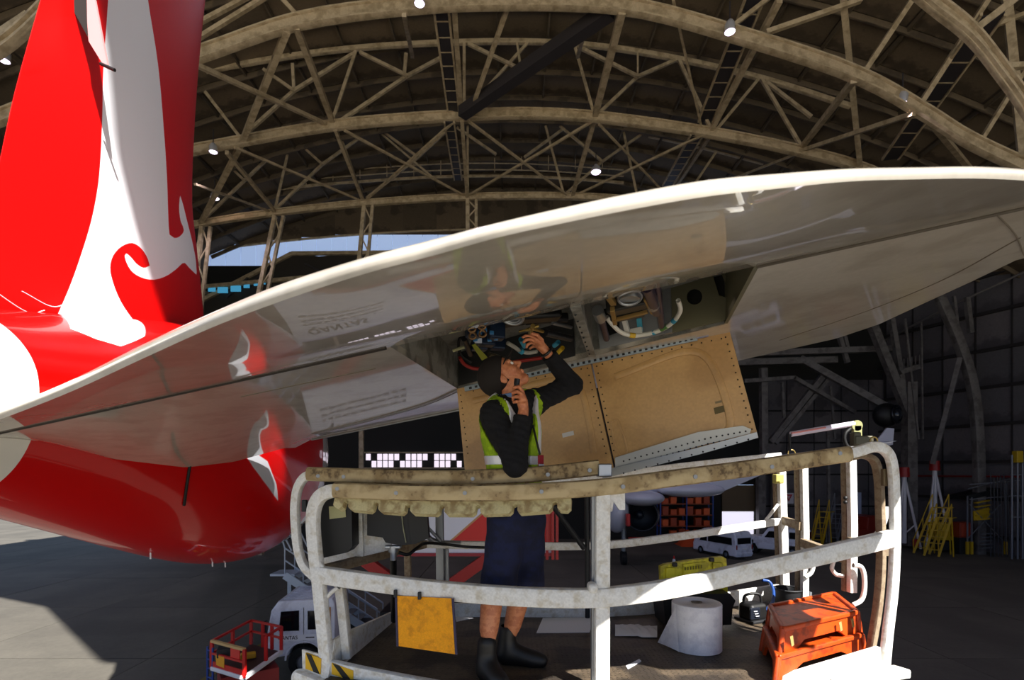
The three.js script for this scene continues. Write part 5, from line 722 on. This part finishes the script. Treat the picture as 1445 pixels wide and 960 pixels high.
{ // small red railed cart with white deck edge
  const y = 1.2, c0 = onFloor(345, 957, y), cR = onFloor(397, 920, y), cL = onFloor(299, 943, y), cB = cR.clone().add(cL).sub(c0), ctr = c0.clone().lerp(cB, .5), t = thing('railed_cart', 'small red railed cart with white deck edge in front of the truck', 'cart', v(ctr.x, 0, ctr.z)), up = (p, h) => p.clone().add(v(0, h, 0)), h = .66;
  part(t, 'deck', slab([c0, cR, cB, cL], .05), M('#3a1a18', .6)); for (const [a, b] of [[c0, cR], [c0, cL]]) part(t, 'deck_edge', rbeam(a, b, .1, .1, .02), mWhiteClean, 'white deck edge');
  const rm = M('#c01410', .45), post = (p) => part(t, 'post', beam(p, up(p, h), .07, .07), rm), L2 = (a, b, s) => a.clone().lerp(b, s);
  for (const p of [c0, cL, cR, cB, L2(cL, cB, .5), L2(cR, cB, .6), L2(cR, cB, .3), L2(c0, cR, .55)]) post(p);
  part(t, 'top_rail', beam(up(c0, h), up(cL, h), .08, .06), M('#c8a46a', .6), 'scuffed tan top rail'); for (const [a, b] of [[cR, cB], [L2(c0, cR, .55), cR], [cL, cB]]) part(t, 'top_rail', beam(up(a, h), up(b, h), .06, .05), rm); for (const [a, b] of [[c0, cL], [cR, cB], [cL, cB]]) part(t, 'mid_rail', beam(up(a, h * .55), up(b, h * .55), .05, .05), rm);
  part(t, 'kick_plate', beam(up(c0, .09), up(cL, .09), .03, .16), rm); part(t, 'sign_plate', slab([up(L2(c0, cL, .15), .62), up(L2(c0, cL, .42), .62), up(L2(c0, cL, .42), .38), up(L2(c0, cL, .15), .38)], .02), M('#d02018', .4), 'plain red plate'); part(t, 'yellow_flap', slab([up(L2(c0, cL, .6), .36), up(L2(c0, cL, .86), .36), up(L2(c0, cL, .84), .12), up(L2(c0, cL, .6), .1)], .015).translate(0, 0, .03), M('#e09a10', .6), 'amber cloth on the rail');
  part(t, 'storage_box', rbox(.36, .14, .2, .03, ...up(L2(c0, cB, .5), .1).toArray(), .5), M('#c8960c', .5), 'yellow box'); part(t, 'crate', rbox(.4, .22, .3, .02, ...up(L2(c0, cL, .7), .4).addScaledVector(cB.clone().sub(cL), .12).toArray(), .4), mDarkGrey);
  for (const s of [.95, 1.12]) part(t, 'ladder_rail', beam(up(L2(c0, cL, s + .02), -.35), up(L2(c0, cL, s + .02), .5), .04, .04), mBlue); for (let k = 0; k < 4; k++) part(t, 'ladder_rung', rod(up(L2(c0, cL, .97), -.25 + k * .22), up(L2(c0, cL, 1.14), -.25 + k * .22), .02), mBlue);
  part(t, 'base', [box(1.3, .5, .9, ctr.x, .75, ctr.z, .6)], M('#8c1412', .5)); for (const [i, j] of [[.2, .2], [.8, .2], [.2, .8], [.8, .8]]) { const p = c0.clone().addScaledVector(cR.clone().sub(c0), i).addScaledVector(cL.clone().sub(c0), j); part(t, 'wheel', cyl(.27, .27, .18).rotateX(Math.PI / 2).translate(p.x, .27, p.z), mRubber); }
}
{ // passenger stairs behind the truck
  const d = 19.6, top = P(402, 812, d), bot = P(532, 898, d), t = thing('boarding_stairs', 'pale blue-white boarding stairs with handrails behind the white truck', 'stairs', v((top.x + bot.x) / 2, 0, -d - .4)), m = M('#b9c4d4', .4, .2), st = bot.clone().sub(top);
  for (const o of [0, -.9]) { const z = v(0, 0, o), a = top.clone().add(z), b = bot.clone().add(z); part(t, 'stringer', beam(a, b, .08, .28), m); for (const h of [.55, 1]) part(t, 'handrail', rod(a.clone().add(v(0, h, 0)), b.clone().add(v(0, h, 0)), .03), m); for (let k = 0; k <= 5; k++) { const q = a.clone().addScaledVector(st, k / 5); part(t, 'stanchion', rod(q, q.clone().add(v(0, 1, 0)), .025), m); }
    part(t, 'landing_rail', [rod(a.clone().add(v(0, 1, 0)), a.clone().add(v(-.1, 1.35, 0)), .03), rod(a.clone().add(v(.5, .9, 0)), a.clone().add(v(.2, 1.5, 0)), .03), rod(a.clone().add(v(.25, .9, 0)), a.clone().add(v(-.05, 1.5, 0)), .03)], m); }
  for (let k = 0; k < 11; k++) { const q = top.clone().addScaledVector(st, (k + .5) / 11); part(t, 'tread', box(.3, .03, .86, q.x, q.y + .08, q.z - .45), mZinc); }
  part(t, 'landing', box(.9, .08, .9, top.x - .1, top.y, top.z - .45), m); part(t, 'leg', beam(v(top.x, 0, top.z - .45), v(top.x, top.y, top.z - .45), .14, .14), m); part(t, 'undercarriage', box(3, .2, .9, (top.x + bot.x) / 2, .25, -d - .45), mDarkGrey);
  part(t, 'red_brace', beam(P(472, 880, d - .3), P(468, 840, d - .3), .16, .16), mRed);
}
{ // minibus and off-roader by the doorway
  const b1 = gnd(1018, 784), t = thing('minibus', 'white high roof minibus parked facing away on the hangar floor', 'van', b1), pl1 = place(b1, 1.95), at = (g) => pl1(g.scale(.84, .86, .84));
  const body = part(t, 'body', at(prof([[-2.4, .35], [-2.42, 1.1], [-2.3, 1.9], [-2.15, 2.08], [1.2, 2.1], [1.75, 1.75], [2.25, 1.1], [2.4, .85], [2.4, .35], [1.9, .35], [1.75, .62], [1.3, .62], [1.15, .35], [-1.05, .35], [-1.2, .62], [-1.65, .62], [-1.8, .35]], -.88, .88, .1)), mPaint, 'white van body');
  for (const z of [-.89, .89]) part(body, 'side_window', at(prof([[-2.1, 1.15], [-2.05, 1.7], [.6, 1.72], [.6, 1.15]], z - .015, z + .015, .004)), mGlass); for (const z of [-.89, .89]) part(body, 'door_window', at(prof([[.75, 1.15], [.75, 1.7], [1.2, 1.7], [1.65, 1.15]], z - .015, z + .015, .004)), mGlass);
  part(body, 'rear_window', at(rbox(.03, .55, 1.4, .01, -2.485, 1.45, 0)), mGlass); for (const z of [-.8, .8]) part(body, 'tail_lamp', at(rbox(.05, .35, .12, .02, -2.52, 1.0, z)), M('#8c1010', .3)); part(body, 'bumper', at(rbox(.16, .2, 1.7, .04, -2.5, .48, 0)), mPaint); part(body, 'number_plate', at(rbox(.03, .12, .4, .01, -2.54, .85, 0)), mWhiteClean);
  addWheels(t, at, [[1.52, -.8], [1.52, .8], [-1.42, -.8], [-1.42, .8]], .33, .22);
  const b2 = gnd(1094, 783), o = thing('off_roader', 'white boxy off-road car parked beside the minibus', 'car', b2), a2 = place(b2, 2.45);
  const bd = part(o, 'body', a2(prof([[-2.1, .5], [-2.12, 1.15], [-2.05, 1.8], [-1.95, 1.92], [.25, 1.92], [.7, 1.3], [2.0, 1.2], [2.1, .9], [2.1, .5], [1.85, .5], [1.7, .85], [1.1, .85], [.95, .5], [-.85, .5], [-1.0, .85], [-1.6, .85], [-1.75, .5]], -.85, .85, .05)), mPaint, 'white car body');
  for (const z of [-.86, .86]) for (const [x0, x1] of [[-1.9, -1.1], [-1.0, -.4], [-.3, .2]]) part(bd, 'side_window', a2(prof([[x0, 1.3], [x0, 1.75], [x1, 1.75], [x1 + (x1 > 0 ? .3 : 0), 1.3]], z - .015, z + .015, .004)), mGlass);
  for (const z of [-.42, .42]) part(bd, 'rear_window', a2(rbox(.03, .5, .66, .01, -2.155, 1.5, z)), mGlass); part(bd, 'front_wing', a2(rbox(.3, .25, 1.8, .06, 1.4, .95, 0)), mDarkGrey); part(bd, 'bumper', a2(rbox(.15, .18, 1.7, .03, -2.15, .6, 0)), mZinc); addWheels(o, a2, [[1.4, -.75], [1.4, .75], [-1.3, -.75], [-1.3, .75]], .38, .24);
}
{ // stores rack with orange crates
  const d = 45, X = (px) => (px - CX) / F * d, Y = (py) => EYE - (py - HY) / F * d, t = thing('storage_rack', 'tall blue-framed storage rack loaded with orange crates by the back wall', 'rack', v(X(970), 0, -d)), x0 = X(932), x1 = X(1006);
  for (const x of [x0, (x0 + x1) / 2, x1]) for (const z of [-d, -d - 1]) part(t, 'upright', box(.1, 4.6, .1, x, 2.3, z), mBlue); for (let k = 0; k < 5; k++) part(t, 'shelf', box(x1 - x0, .08, 1.05, (x0 + x1) / 2, .35 + k * .95, -d - .5), M('#8a3c14', .6));
  const mo = [M('#c04a10', .5), M('#d2591a', .5), M('#9c3a10', .5)]; let n = 0;
  for (let k = 0; k < 4; k++) for (let i = 0; i < 6; i++) { if ((k * 5 + i * 3) % 7 === 0) continue; const w = .5, x = x0 + .45 + i * .7, b = v(x, .39 + k * .95, -d - .35), c = thing('crate', ['lowest', 'second', 'third', 'top'][k] + ' shelf of the rack, ' + ['leftmost', 'second', 'third', 'fourth', 'fifth', 'rightmost'][i] + ' orange crate', 'crate', b, 'orange crates on the rack'); const hgt = .42 + ((i + k) % 3) * .12;
    part(c, 'body', rbox(w, hgt, .6, .03, b.x, b.y + hgt / 2, b.z), mo[(i + k) % 3]); part(c, 'lid', rbox(w + .04, .05, .64, .015, b.x, b.y + hgt + .01, b.z), mo[(i + k + 1) % 3]); c.position.y += .002; n++; }
  const hp = thing('tarpaulin_heap', 'orange tarpaulin heaped on the floor before the rack', 'tarpaulin', v(X(964), 0, -d + 2)); const rows = []; for (let i = 0; i <= 12; i++) rows.push(Array.from({ length: 20 }, (_, j) => { const a = i / 12, b = j / 19; return v(X(946) + b * 2.2, .02 + 1.5 * Math.sin(Math.PI * b) * Math.sin(Math.PI * a) * (.75 + .25 * Math.sin(b * 17 + a * 5)), -d + 3 - a * 2); })); part(hp, 'cover', shell(rows, v(0, -.015, 0)), M('#b8430e', .8));
  single('red_barrier', [rbox(1.8, .5, .4, .06, X(898), .27, -d + 1)], M('#b3180e', .5), 'low red barrier block on the floor left of the rack', 'barrier');
  const cp = P(951, 797, 33.8), cn = thing('traffic_cone', 'small red and white traffic cone above the yellow lid', 'cone', v(cp.x, 0, cp.z)); part(cn, 'base', rbox(.4, .04, .4, .02, cp.x, .02, cp.z), mBlack); part(cn, 'cone', new THREE.LatheGeometry([[.15, .04], [.03, .6], [.001, .62]].map(([a, b]) => new THREE.Vector2(a, b)), 20).translate(cp.x, 0, cp.z), M('#c82010', .5)); part(cn, 'band', new THREE.LatheGeometry([[.114, .24], [.075, .42]].map(([a, b]) => new THREE.Vector2(a, b)), 20).translate(cp.x, 0, cp.z), mWhiteClean, 'white band');
}
{ // second aircraft: engine and wing beyond the platform
  const d = 33, t = thing('second_aeroplane', 'another parked airliner, its pale wing and dark engine seen under the padded rail', 'aeroplane', P(905, 750, d).setY(0)), m = MP('#b9bccb', .35, 0, { clearcoat: .6 }), q = (x, y, k = d) => P(x, y, k);
  const e = q(906, 728), eng = part(t, 'engine', new THREE.LatheGeometry([[.75, 2.6], [.98, 1.6], [1.06, .5], [1.0, .06], [.95, 0], [.88, .08], [.86, .9], [.001, .9]].map(([a, b]) => new THREE.Vector2(a, b)), 36).rotateX(-Math.PI / 2).rotateY(-.25).translate(e.x, e.y, e.z), M('#20242c', .4, .3), 'dark engine intake'); part(eng, 'spinner', ball(.3, e.clone().add(v(0, 0, -.7))), M('#0c1420', .4));
  part(t, 'cowl', ball(1, q(906, 703), 1.35, .5, 1.5), m, 'pale cowl top'); part(t, 'pylon', ball(1, q(870, 722, d + .5), .75, 1.35, 1.2), m); part(t, 'red_stripe', rbox(.2, .75, .5, .05, ...q(886, 734, d - .9).toArray()), mRed); part(t, 'flap_fairing', ball(1, q(975, 692), 2.1, .45, .9), m, 'pale flap fairing');
  part(t, 'wing', slab([q(870, 694, d + 1), q(1022, 696), q(1100, 660), q(1240, 628), q(1258, 622), q(1100, 643), q(960, 668), q(870, 676, d + 1)], .25), m, 'pale wing underside'); part(t, 'winglet', slab([q(1236, 624), q(1252, 604), q(1262, 605), q(1260, 628), q(1244, 630)], .1), m, 'pale winglet'); part(t, 'leg', rod(q(880, 740, d + 1), v(q(880, 740, d + 1).x, .3, -d - 1), .15), mZinc); part(t, 'wheel', new THREE.CylinderGeometry(.45, .45, .3, 24).rotateZ(Math.PI / 2).translate(q(880, 740, d + 1).x, .45, -d - 1), mRubber);
}
{ // aircraft jacks
  const jack = (x, yt, label) => { const d = 40.5, top = P(x, yt, d), t = thing('aircraft_jack', label, 'jack', v(top.x, 0, -d), 'aircraft jacks'), m = M('#c9c6cc', .4); part(t, 'head', cyl(.32, .36, .75, top.x, top.y - .35, -d, 12), M('#8e120e', .45), 'dark red head'); part(t, 'ram', rod(top.clone().add(v(0, -.5, 0)), v(top.x, .5, -d), .16), m); for (let k = 0; k < 3; k++) { const a = k * 2.094 + .5, f = v(top.x + 1.1 * Math.cos(a), .12, -d + .8 * Math.sin(a)); part(t, 'leg', rod(top.clone().add(v(0, -.6, 0)), f, .09), m); part(t, 'foot', cyl(.18, .22, .12, f.x, .06, f.z, 14), mDarkGrey); part(t, 'tie', rod(v(top.x, 1.2, -d), f.clone().lerp(top, .3), .05), m); } part(t, 'pump', rbox(.35, .55, .3, .05, top.x + .5, .6, -d + .5), M('#8e120e', .5)); };
  jack(1276, 660, 'left white tripod aircraft jack with dark red head'); jack(1319, 651, 'right white tripod aircraft jack with dark red head, standing taller');
}
{ // ladders and stands at the right wall
  const mY2 = M('#b99608', .5), mG = M('#74767e', .4, .4);
  const ladder = (x0, y0, x1, y1, d, w, label, m, n = 8) => { const a = P(x0, y0, d).setY(.02), b = P(x1, y1, d - .5), t = thing('platform_ladder', label, 'ladder', v((a.x + b.x) / 2, 0, -d)), o = v(w * .8, 0, w * .6);
    for (const s of [0, 1]) { part(t, 'stringer', beam(a.clone().addScaledVector(o, s), b.clone().addScaledVector(o, s), .06, .14), m); part(t, 'handrail', rod(a.clone().addScaledVector(o, s).add(v(0, .95, 0)), b.clone().addScaledVector(o, s).add(v(0, .95, 0)), .035), m); for (const k of [0, .5, 1]) { const q = a.clone().lerp(b, k).addScaledVector(o, s); part(t, 'stanchion', rod(q, q.clone().add(v(0, .95, 0)), .03), m); } const f = b.clone().addScaledVector(o, s); part(t, 'leg', beam(f, v(f.x + .3, .05, f.z - .2), .07, .07), m); }
    for (let k = 1; k < n; k++) { const q = a.clone().lerp(b, k / n); part(t, 'tread', beam(q, q.clone().add(o), .22, .04), m); } part(t, 'platform', slab([b, b.clone().add(o), b.clone().add(o).add(v(.6, 0, -.3)), b.clone().add(v(.6, 0, -.3))], .05), m); };
  ladder(1289, 778, 1316, 716, 38.8, .9, 'yellow platform ladder in front of the right jack', mY2); ladder(1304, 782, 1322, 730, 37.6, .8, 'shorter yellow platform ladder beside the taller one', mY2, 6); ladder(1146, 770, 1156, 722, 43, .7, 'yellow step ladder seen between the right railing posts', mY2, 6); ladder(1166, 766, 1178, 712, 44.8, .8, 'grey step ladder seen between the right railing posts', mG);
  const d = 38, q = (x, y, k = d) => P(x, y, k), t = thing('work_stand', 'grey wheeled work stand with black canopy and yellow steps', 'work stand', v(q(1390, 700).x, 0, -d - .6));
  for (const [x, y] of [[1365, 700], [1371, 702], [1412, 694], [1419, 690]]) { const a = q(x, y), k = x % 2 ? 0 : -1.6; part(t, 'post', beam(v(a.x, .05, a.z + k), v(a.x, a.y + (x > 1400 ? .4 : 0), a.z + k), .08, .08), mG); part(t, 'foot', box(.14, .9, .14, a.x, .5, a.z + k), mY2, 'yellow foot'); }
  part(t, 'canopy', slab([q(1363, 700), q(1412, 689), q(1414, 694), q(1368, 706)], 1.6), mBlack, 'black canopy'); for (let k = 0; k < 5; k++) part(t, 'step', beam(q(1376, 734 - k * 6), q(1397, 732 - k * 6.5), .25, .07), mY2, 'yellow step'); part(t, 'step_panel', slab([q(1374, 722), q(1396, 716), q(1396, 732), q(1375, 735)], .1), mY2); for (let k = 0; k < 5; k++) part(t, 'lower_step', beam(q(1384, 774 - k * 5, 37.6), q(1399, 773 - k * 5, 37.6), .2, .05), mG); part(t, 'brace', [beam(q(1366, 760), q(1412, 712), .05, .05), beam(q(1412, 760), q(1368, 712), .05, .05)], mG); part(t, 'guard_rail', [beam(q(1366, 690), q(1425, 676), .05, .05), beam(q(1425, 676), q(1444, 680), .05, .05)], mG);
  const s2 = thing('pipe_stand', 'tall grey pipe stand with a yellow lamp at the right edge', 'stand', v(q(1438, 700, 36.2).x, 0, -36.2)); for (const x of [1428, 1436, 1443]) part(s2, 'pipe', rod(v(q(x, 0, 36.2).x, 0, -36.2), q(x, 642, 36.2), .06), mG); for (const y of [670, 700, 730]) part(s2, 'cross_bar', beam(q(1426, y, 36.2), q(1446, y, 36.2), .06, .06), mG); part(s2, 'lamp_box', rbox(.45, .8, .4, .05, ...q(1436, 645, 36.2).toArray()), mY2, 'yellow lamp box');
  const rp = thing('railing_stack', 'row of thin grey guard rails stored upright along the right wall', 'railings', v(q(1400, 700, 37.3).x, 0, -37.3)); for (let k = 0; k < 10; k++) part(rp, 'rail', rod(v(q(1398 + k * 4.6, 0, 37.3).x, 0, -37.3 + k * .05), q(1398 + k * 4.6, 668 + (k * 7) % 9, 37.3 - k * .05), .03), M('#3c3d42', .5, .4)); for (const y of [684, 705]) part(rp, 'cross_bar', beam(q(1368, y, 37.3), q(1442, y - 6, 37.3), .06, .06), mG);
  const tug = thing('tow_tractor', 'low orange-red tow tractor behind the right corner frame', 'tractor', v(q(1228, 740, 43).x, 0, -43)), tb = place(v(q(1226, 740, 43).x, 0, -43), .2); part(tug, 'body', tb(prof([[-1.7, .3], [-1.7, 1.2], [-.9, 1.3], [-.8, 2.3], [-.2, 2.4], [0, 1.5], [1.5, 1.2], [1.6, .3]], -.8, .8, .06)), M('#7c1c0c', .5), 'dark orange body'); part(tug, 'beacon', tb(cyl(.12, .12, .5, -1.3, 1.45, 0)), M('#a06a08', .4)); addWheels(tug, tb, [[1, -.75], [1, .75], [-1.1, -.75], [-1.1, .75]], .4, .25);
  single('notice_board', rbox(.62, 2, .08, .02, ...q(1210, 712, 44.5).toArray()), M('#9aa4c0', .5), 'pale upright board left of the tow tractor', 'board');
  const yb = thing('yellow_bin', 'yellow wheeled bin behind the ladders', 'bin', v(q(1332, 730, 39.5).x, 0, -39.5)), yc = v(q(1332, 730, 39.5).x, 0, -39.5); part(yb, 'tub', rbox(1.7, 1.2, 1, .08, yc.x, 1.5, yc.z), mY2); part(yb, 'base', rbox(1.5, .7, .9, .05, yc.x, .5, yc.z), mDarkGrey); part(yb, 'rim', rbox(1.78, .1, 1.06, .03, yc.x, 2.12, yc.z), mY2);
  const rb = thing('red_cabinet', 'dull red cabinet between the yellow bin and the work stand', 'cabinet', v(q(1357, 730, 38.6).x, 0, -38.6)), rc = q(1357, 730, 38.6); part(rb, 'body', rbox(.95, 1.1, .8, .04, rc.x, 1.75, -38.6), M('#8a2a10', .5)); part(rb, 'stand', box(.8, 1.2, .6, rc.x, .6, -38.6), mDarkGrey); part(rb, 'door', rbox(.8, .9, .04, .02, rc.x, 1.75, -38.18), M('#9a3212', .5));
  // give way sign on the wall
  const g = thing('give_way_sign', 'red and white inverted triangle sign fixed to the back wall', 'sign', P(1113, 712, 46)), p = (x, y, k) => P(x, y, 46 - k); part(g, 'board', slab([p(1106, 696, 0), p(1120, 696, 0), p(1120, 711, 0), p(1106, 711, 0)], .05), M('#c8c2c8', .5), 'white board'); part(g, 'triangle', slab([p(1107.5, 698, .05), p(1118.5, 698, .05), p(1113, 708, .05)], .03), M('#a8202c', .5), 'red triangle'); part(g, 'centre', slab([p(1110.5, 700, .1), p(1115.5, 700, .1), p(1113, 704.5, .1)], .02), M('#c8a0a4', .5));
}
{ // steel frames of the right hand corner
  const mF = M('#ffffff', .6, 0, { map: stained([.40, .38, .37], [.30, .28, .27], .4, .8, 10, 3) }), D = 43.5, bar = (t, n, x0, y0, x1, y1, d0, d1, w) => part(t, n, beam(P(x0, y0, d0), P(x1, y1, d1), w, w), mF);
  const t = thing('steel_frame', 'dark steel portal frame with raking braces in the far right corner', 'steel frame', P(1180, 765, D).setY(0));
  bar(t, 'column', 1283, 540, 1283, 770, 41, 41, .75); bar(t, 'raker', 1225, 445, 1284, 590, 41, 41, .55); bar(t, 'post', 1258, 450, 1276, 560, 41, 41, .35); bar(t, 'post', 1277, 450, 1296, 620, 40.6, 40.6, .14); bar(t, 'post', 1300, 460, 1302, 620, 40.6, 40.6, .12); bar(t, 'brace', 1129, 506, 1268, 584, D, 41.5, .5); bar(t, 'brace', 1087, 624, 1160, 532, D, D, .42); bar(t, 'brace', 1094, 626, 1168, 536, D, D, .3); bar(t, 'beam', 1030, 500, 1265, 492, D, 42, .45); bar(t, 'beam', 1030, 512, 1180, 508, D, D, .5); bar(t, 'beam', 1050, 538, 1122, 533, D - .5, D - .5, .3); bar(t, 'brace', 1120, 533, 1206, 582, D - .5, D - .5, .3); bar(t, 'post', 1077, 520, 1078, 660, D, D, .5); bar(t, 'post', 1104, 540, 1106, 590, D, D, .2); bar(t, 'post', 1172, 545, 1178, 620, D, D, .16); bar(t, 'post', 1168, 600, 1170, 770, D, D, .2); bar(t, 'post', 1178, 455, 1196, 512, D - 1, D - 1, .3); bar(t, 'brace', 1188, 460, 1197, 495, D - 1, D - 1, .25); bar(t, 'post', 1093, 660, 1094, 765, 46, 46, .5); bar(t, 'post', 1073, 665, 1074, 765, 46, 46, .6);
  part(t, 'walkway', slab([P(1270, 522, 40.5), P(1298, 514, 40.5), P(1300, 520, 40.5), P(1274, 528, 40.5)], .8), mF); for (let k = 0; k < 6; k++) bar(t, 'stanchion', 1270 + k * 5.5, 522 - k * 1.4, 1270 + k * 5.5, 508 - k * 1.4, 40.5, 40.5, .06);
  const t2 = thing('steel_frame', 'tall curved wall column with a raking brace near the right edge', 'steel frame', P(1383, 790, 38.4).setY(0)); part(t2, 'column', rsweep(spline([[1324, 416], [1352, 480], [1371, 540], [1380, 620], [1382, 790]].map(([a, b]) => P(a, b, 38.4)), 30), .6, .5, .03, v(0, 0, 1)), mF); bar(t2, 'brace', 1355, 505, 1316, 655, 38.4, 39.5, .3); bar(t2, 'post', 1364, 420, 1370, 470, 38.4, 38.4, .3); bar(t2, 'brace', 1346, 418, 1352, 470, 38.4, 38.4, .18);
  const pp = thing('wall_pipe', 'thin pale pipe climbing the right wall under the stabiliser tip', 'pipe', P(1340, 440, 40)); part(pp, 'pipe', tube([P(1246, 482, 45.5), P(1330, 438, 40.4), P(1445, 384, 36.8)], .09, 30, 8), mF); part(pp, 'bracket', [beam(P(1300, 455, 42), P(1300, 470, 42), .1, .1)], mF);
  const l = P(1250, 586, 39.5), fl = thing('floodlight', 'big round dark floodlight on a pole in the far right corner', 'floodlight', v(l.x, l.y - 1, l.z)); part(fl, 'housing', ball(.9, l, 1, 1, .8), mBlack); part(fl, 'ring', new THREE.TorusGeometry(.62, .09, 10, 28).rotateY(.5).translate(l.x + .45, l.y, l.z + .5), M('#22242c', .2, .5)); part(fl, 'lens', ball(.5, l.clone().add(v(.42, 0, .45)), .7, 1, .7), M('#2c3038', .06, .4)); part(fl, 'bracket', beam(l.clone().add(v(0, 0, -.4)), l.clone().add(v(1.4, .2, -1)), .2, .2), mSteelDark);
}

renderer.render(scene, camera);
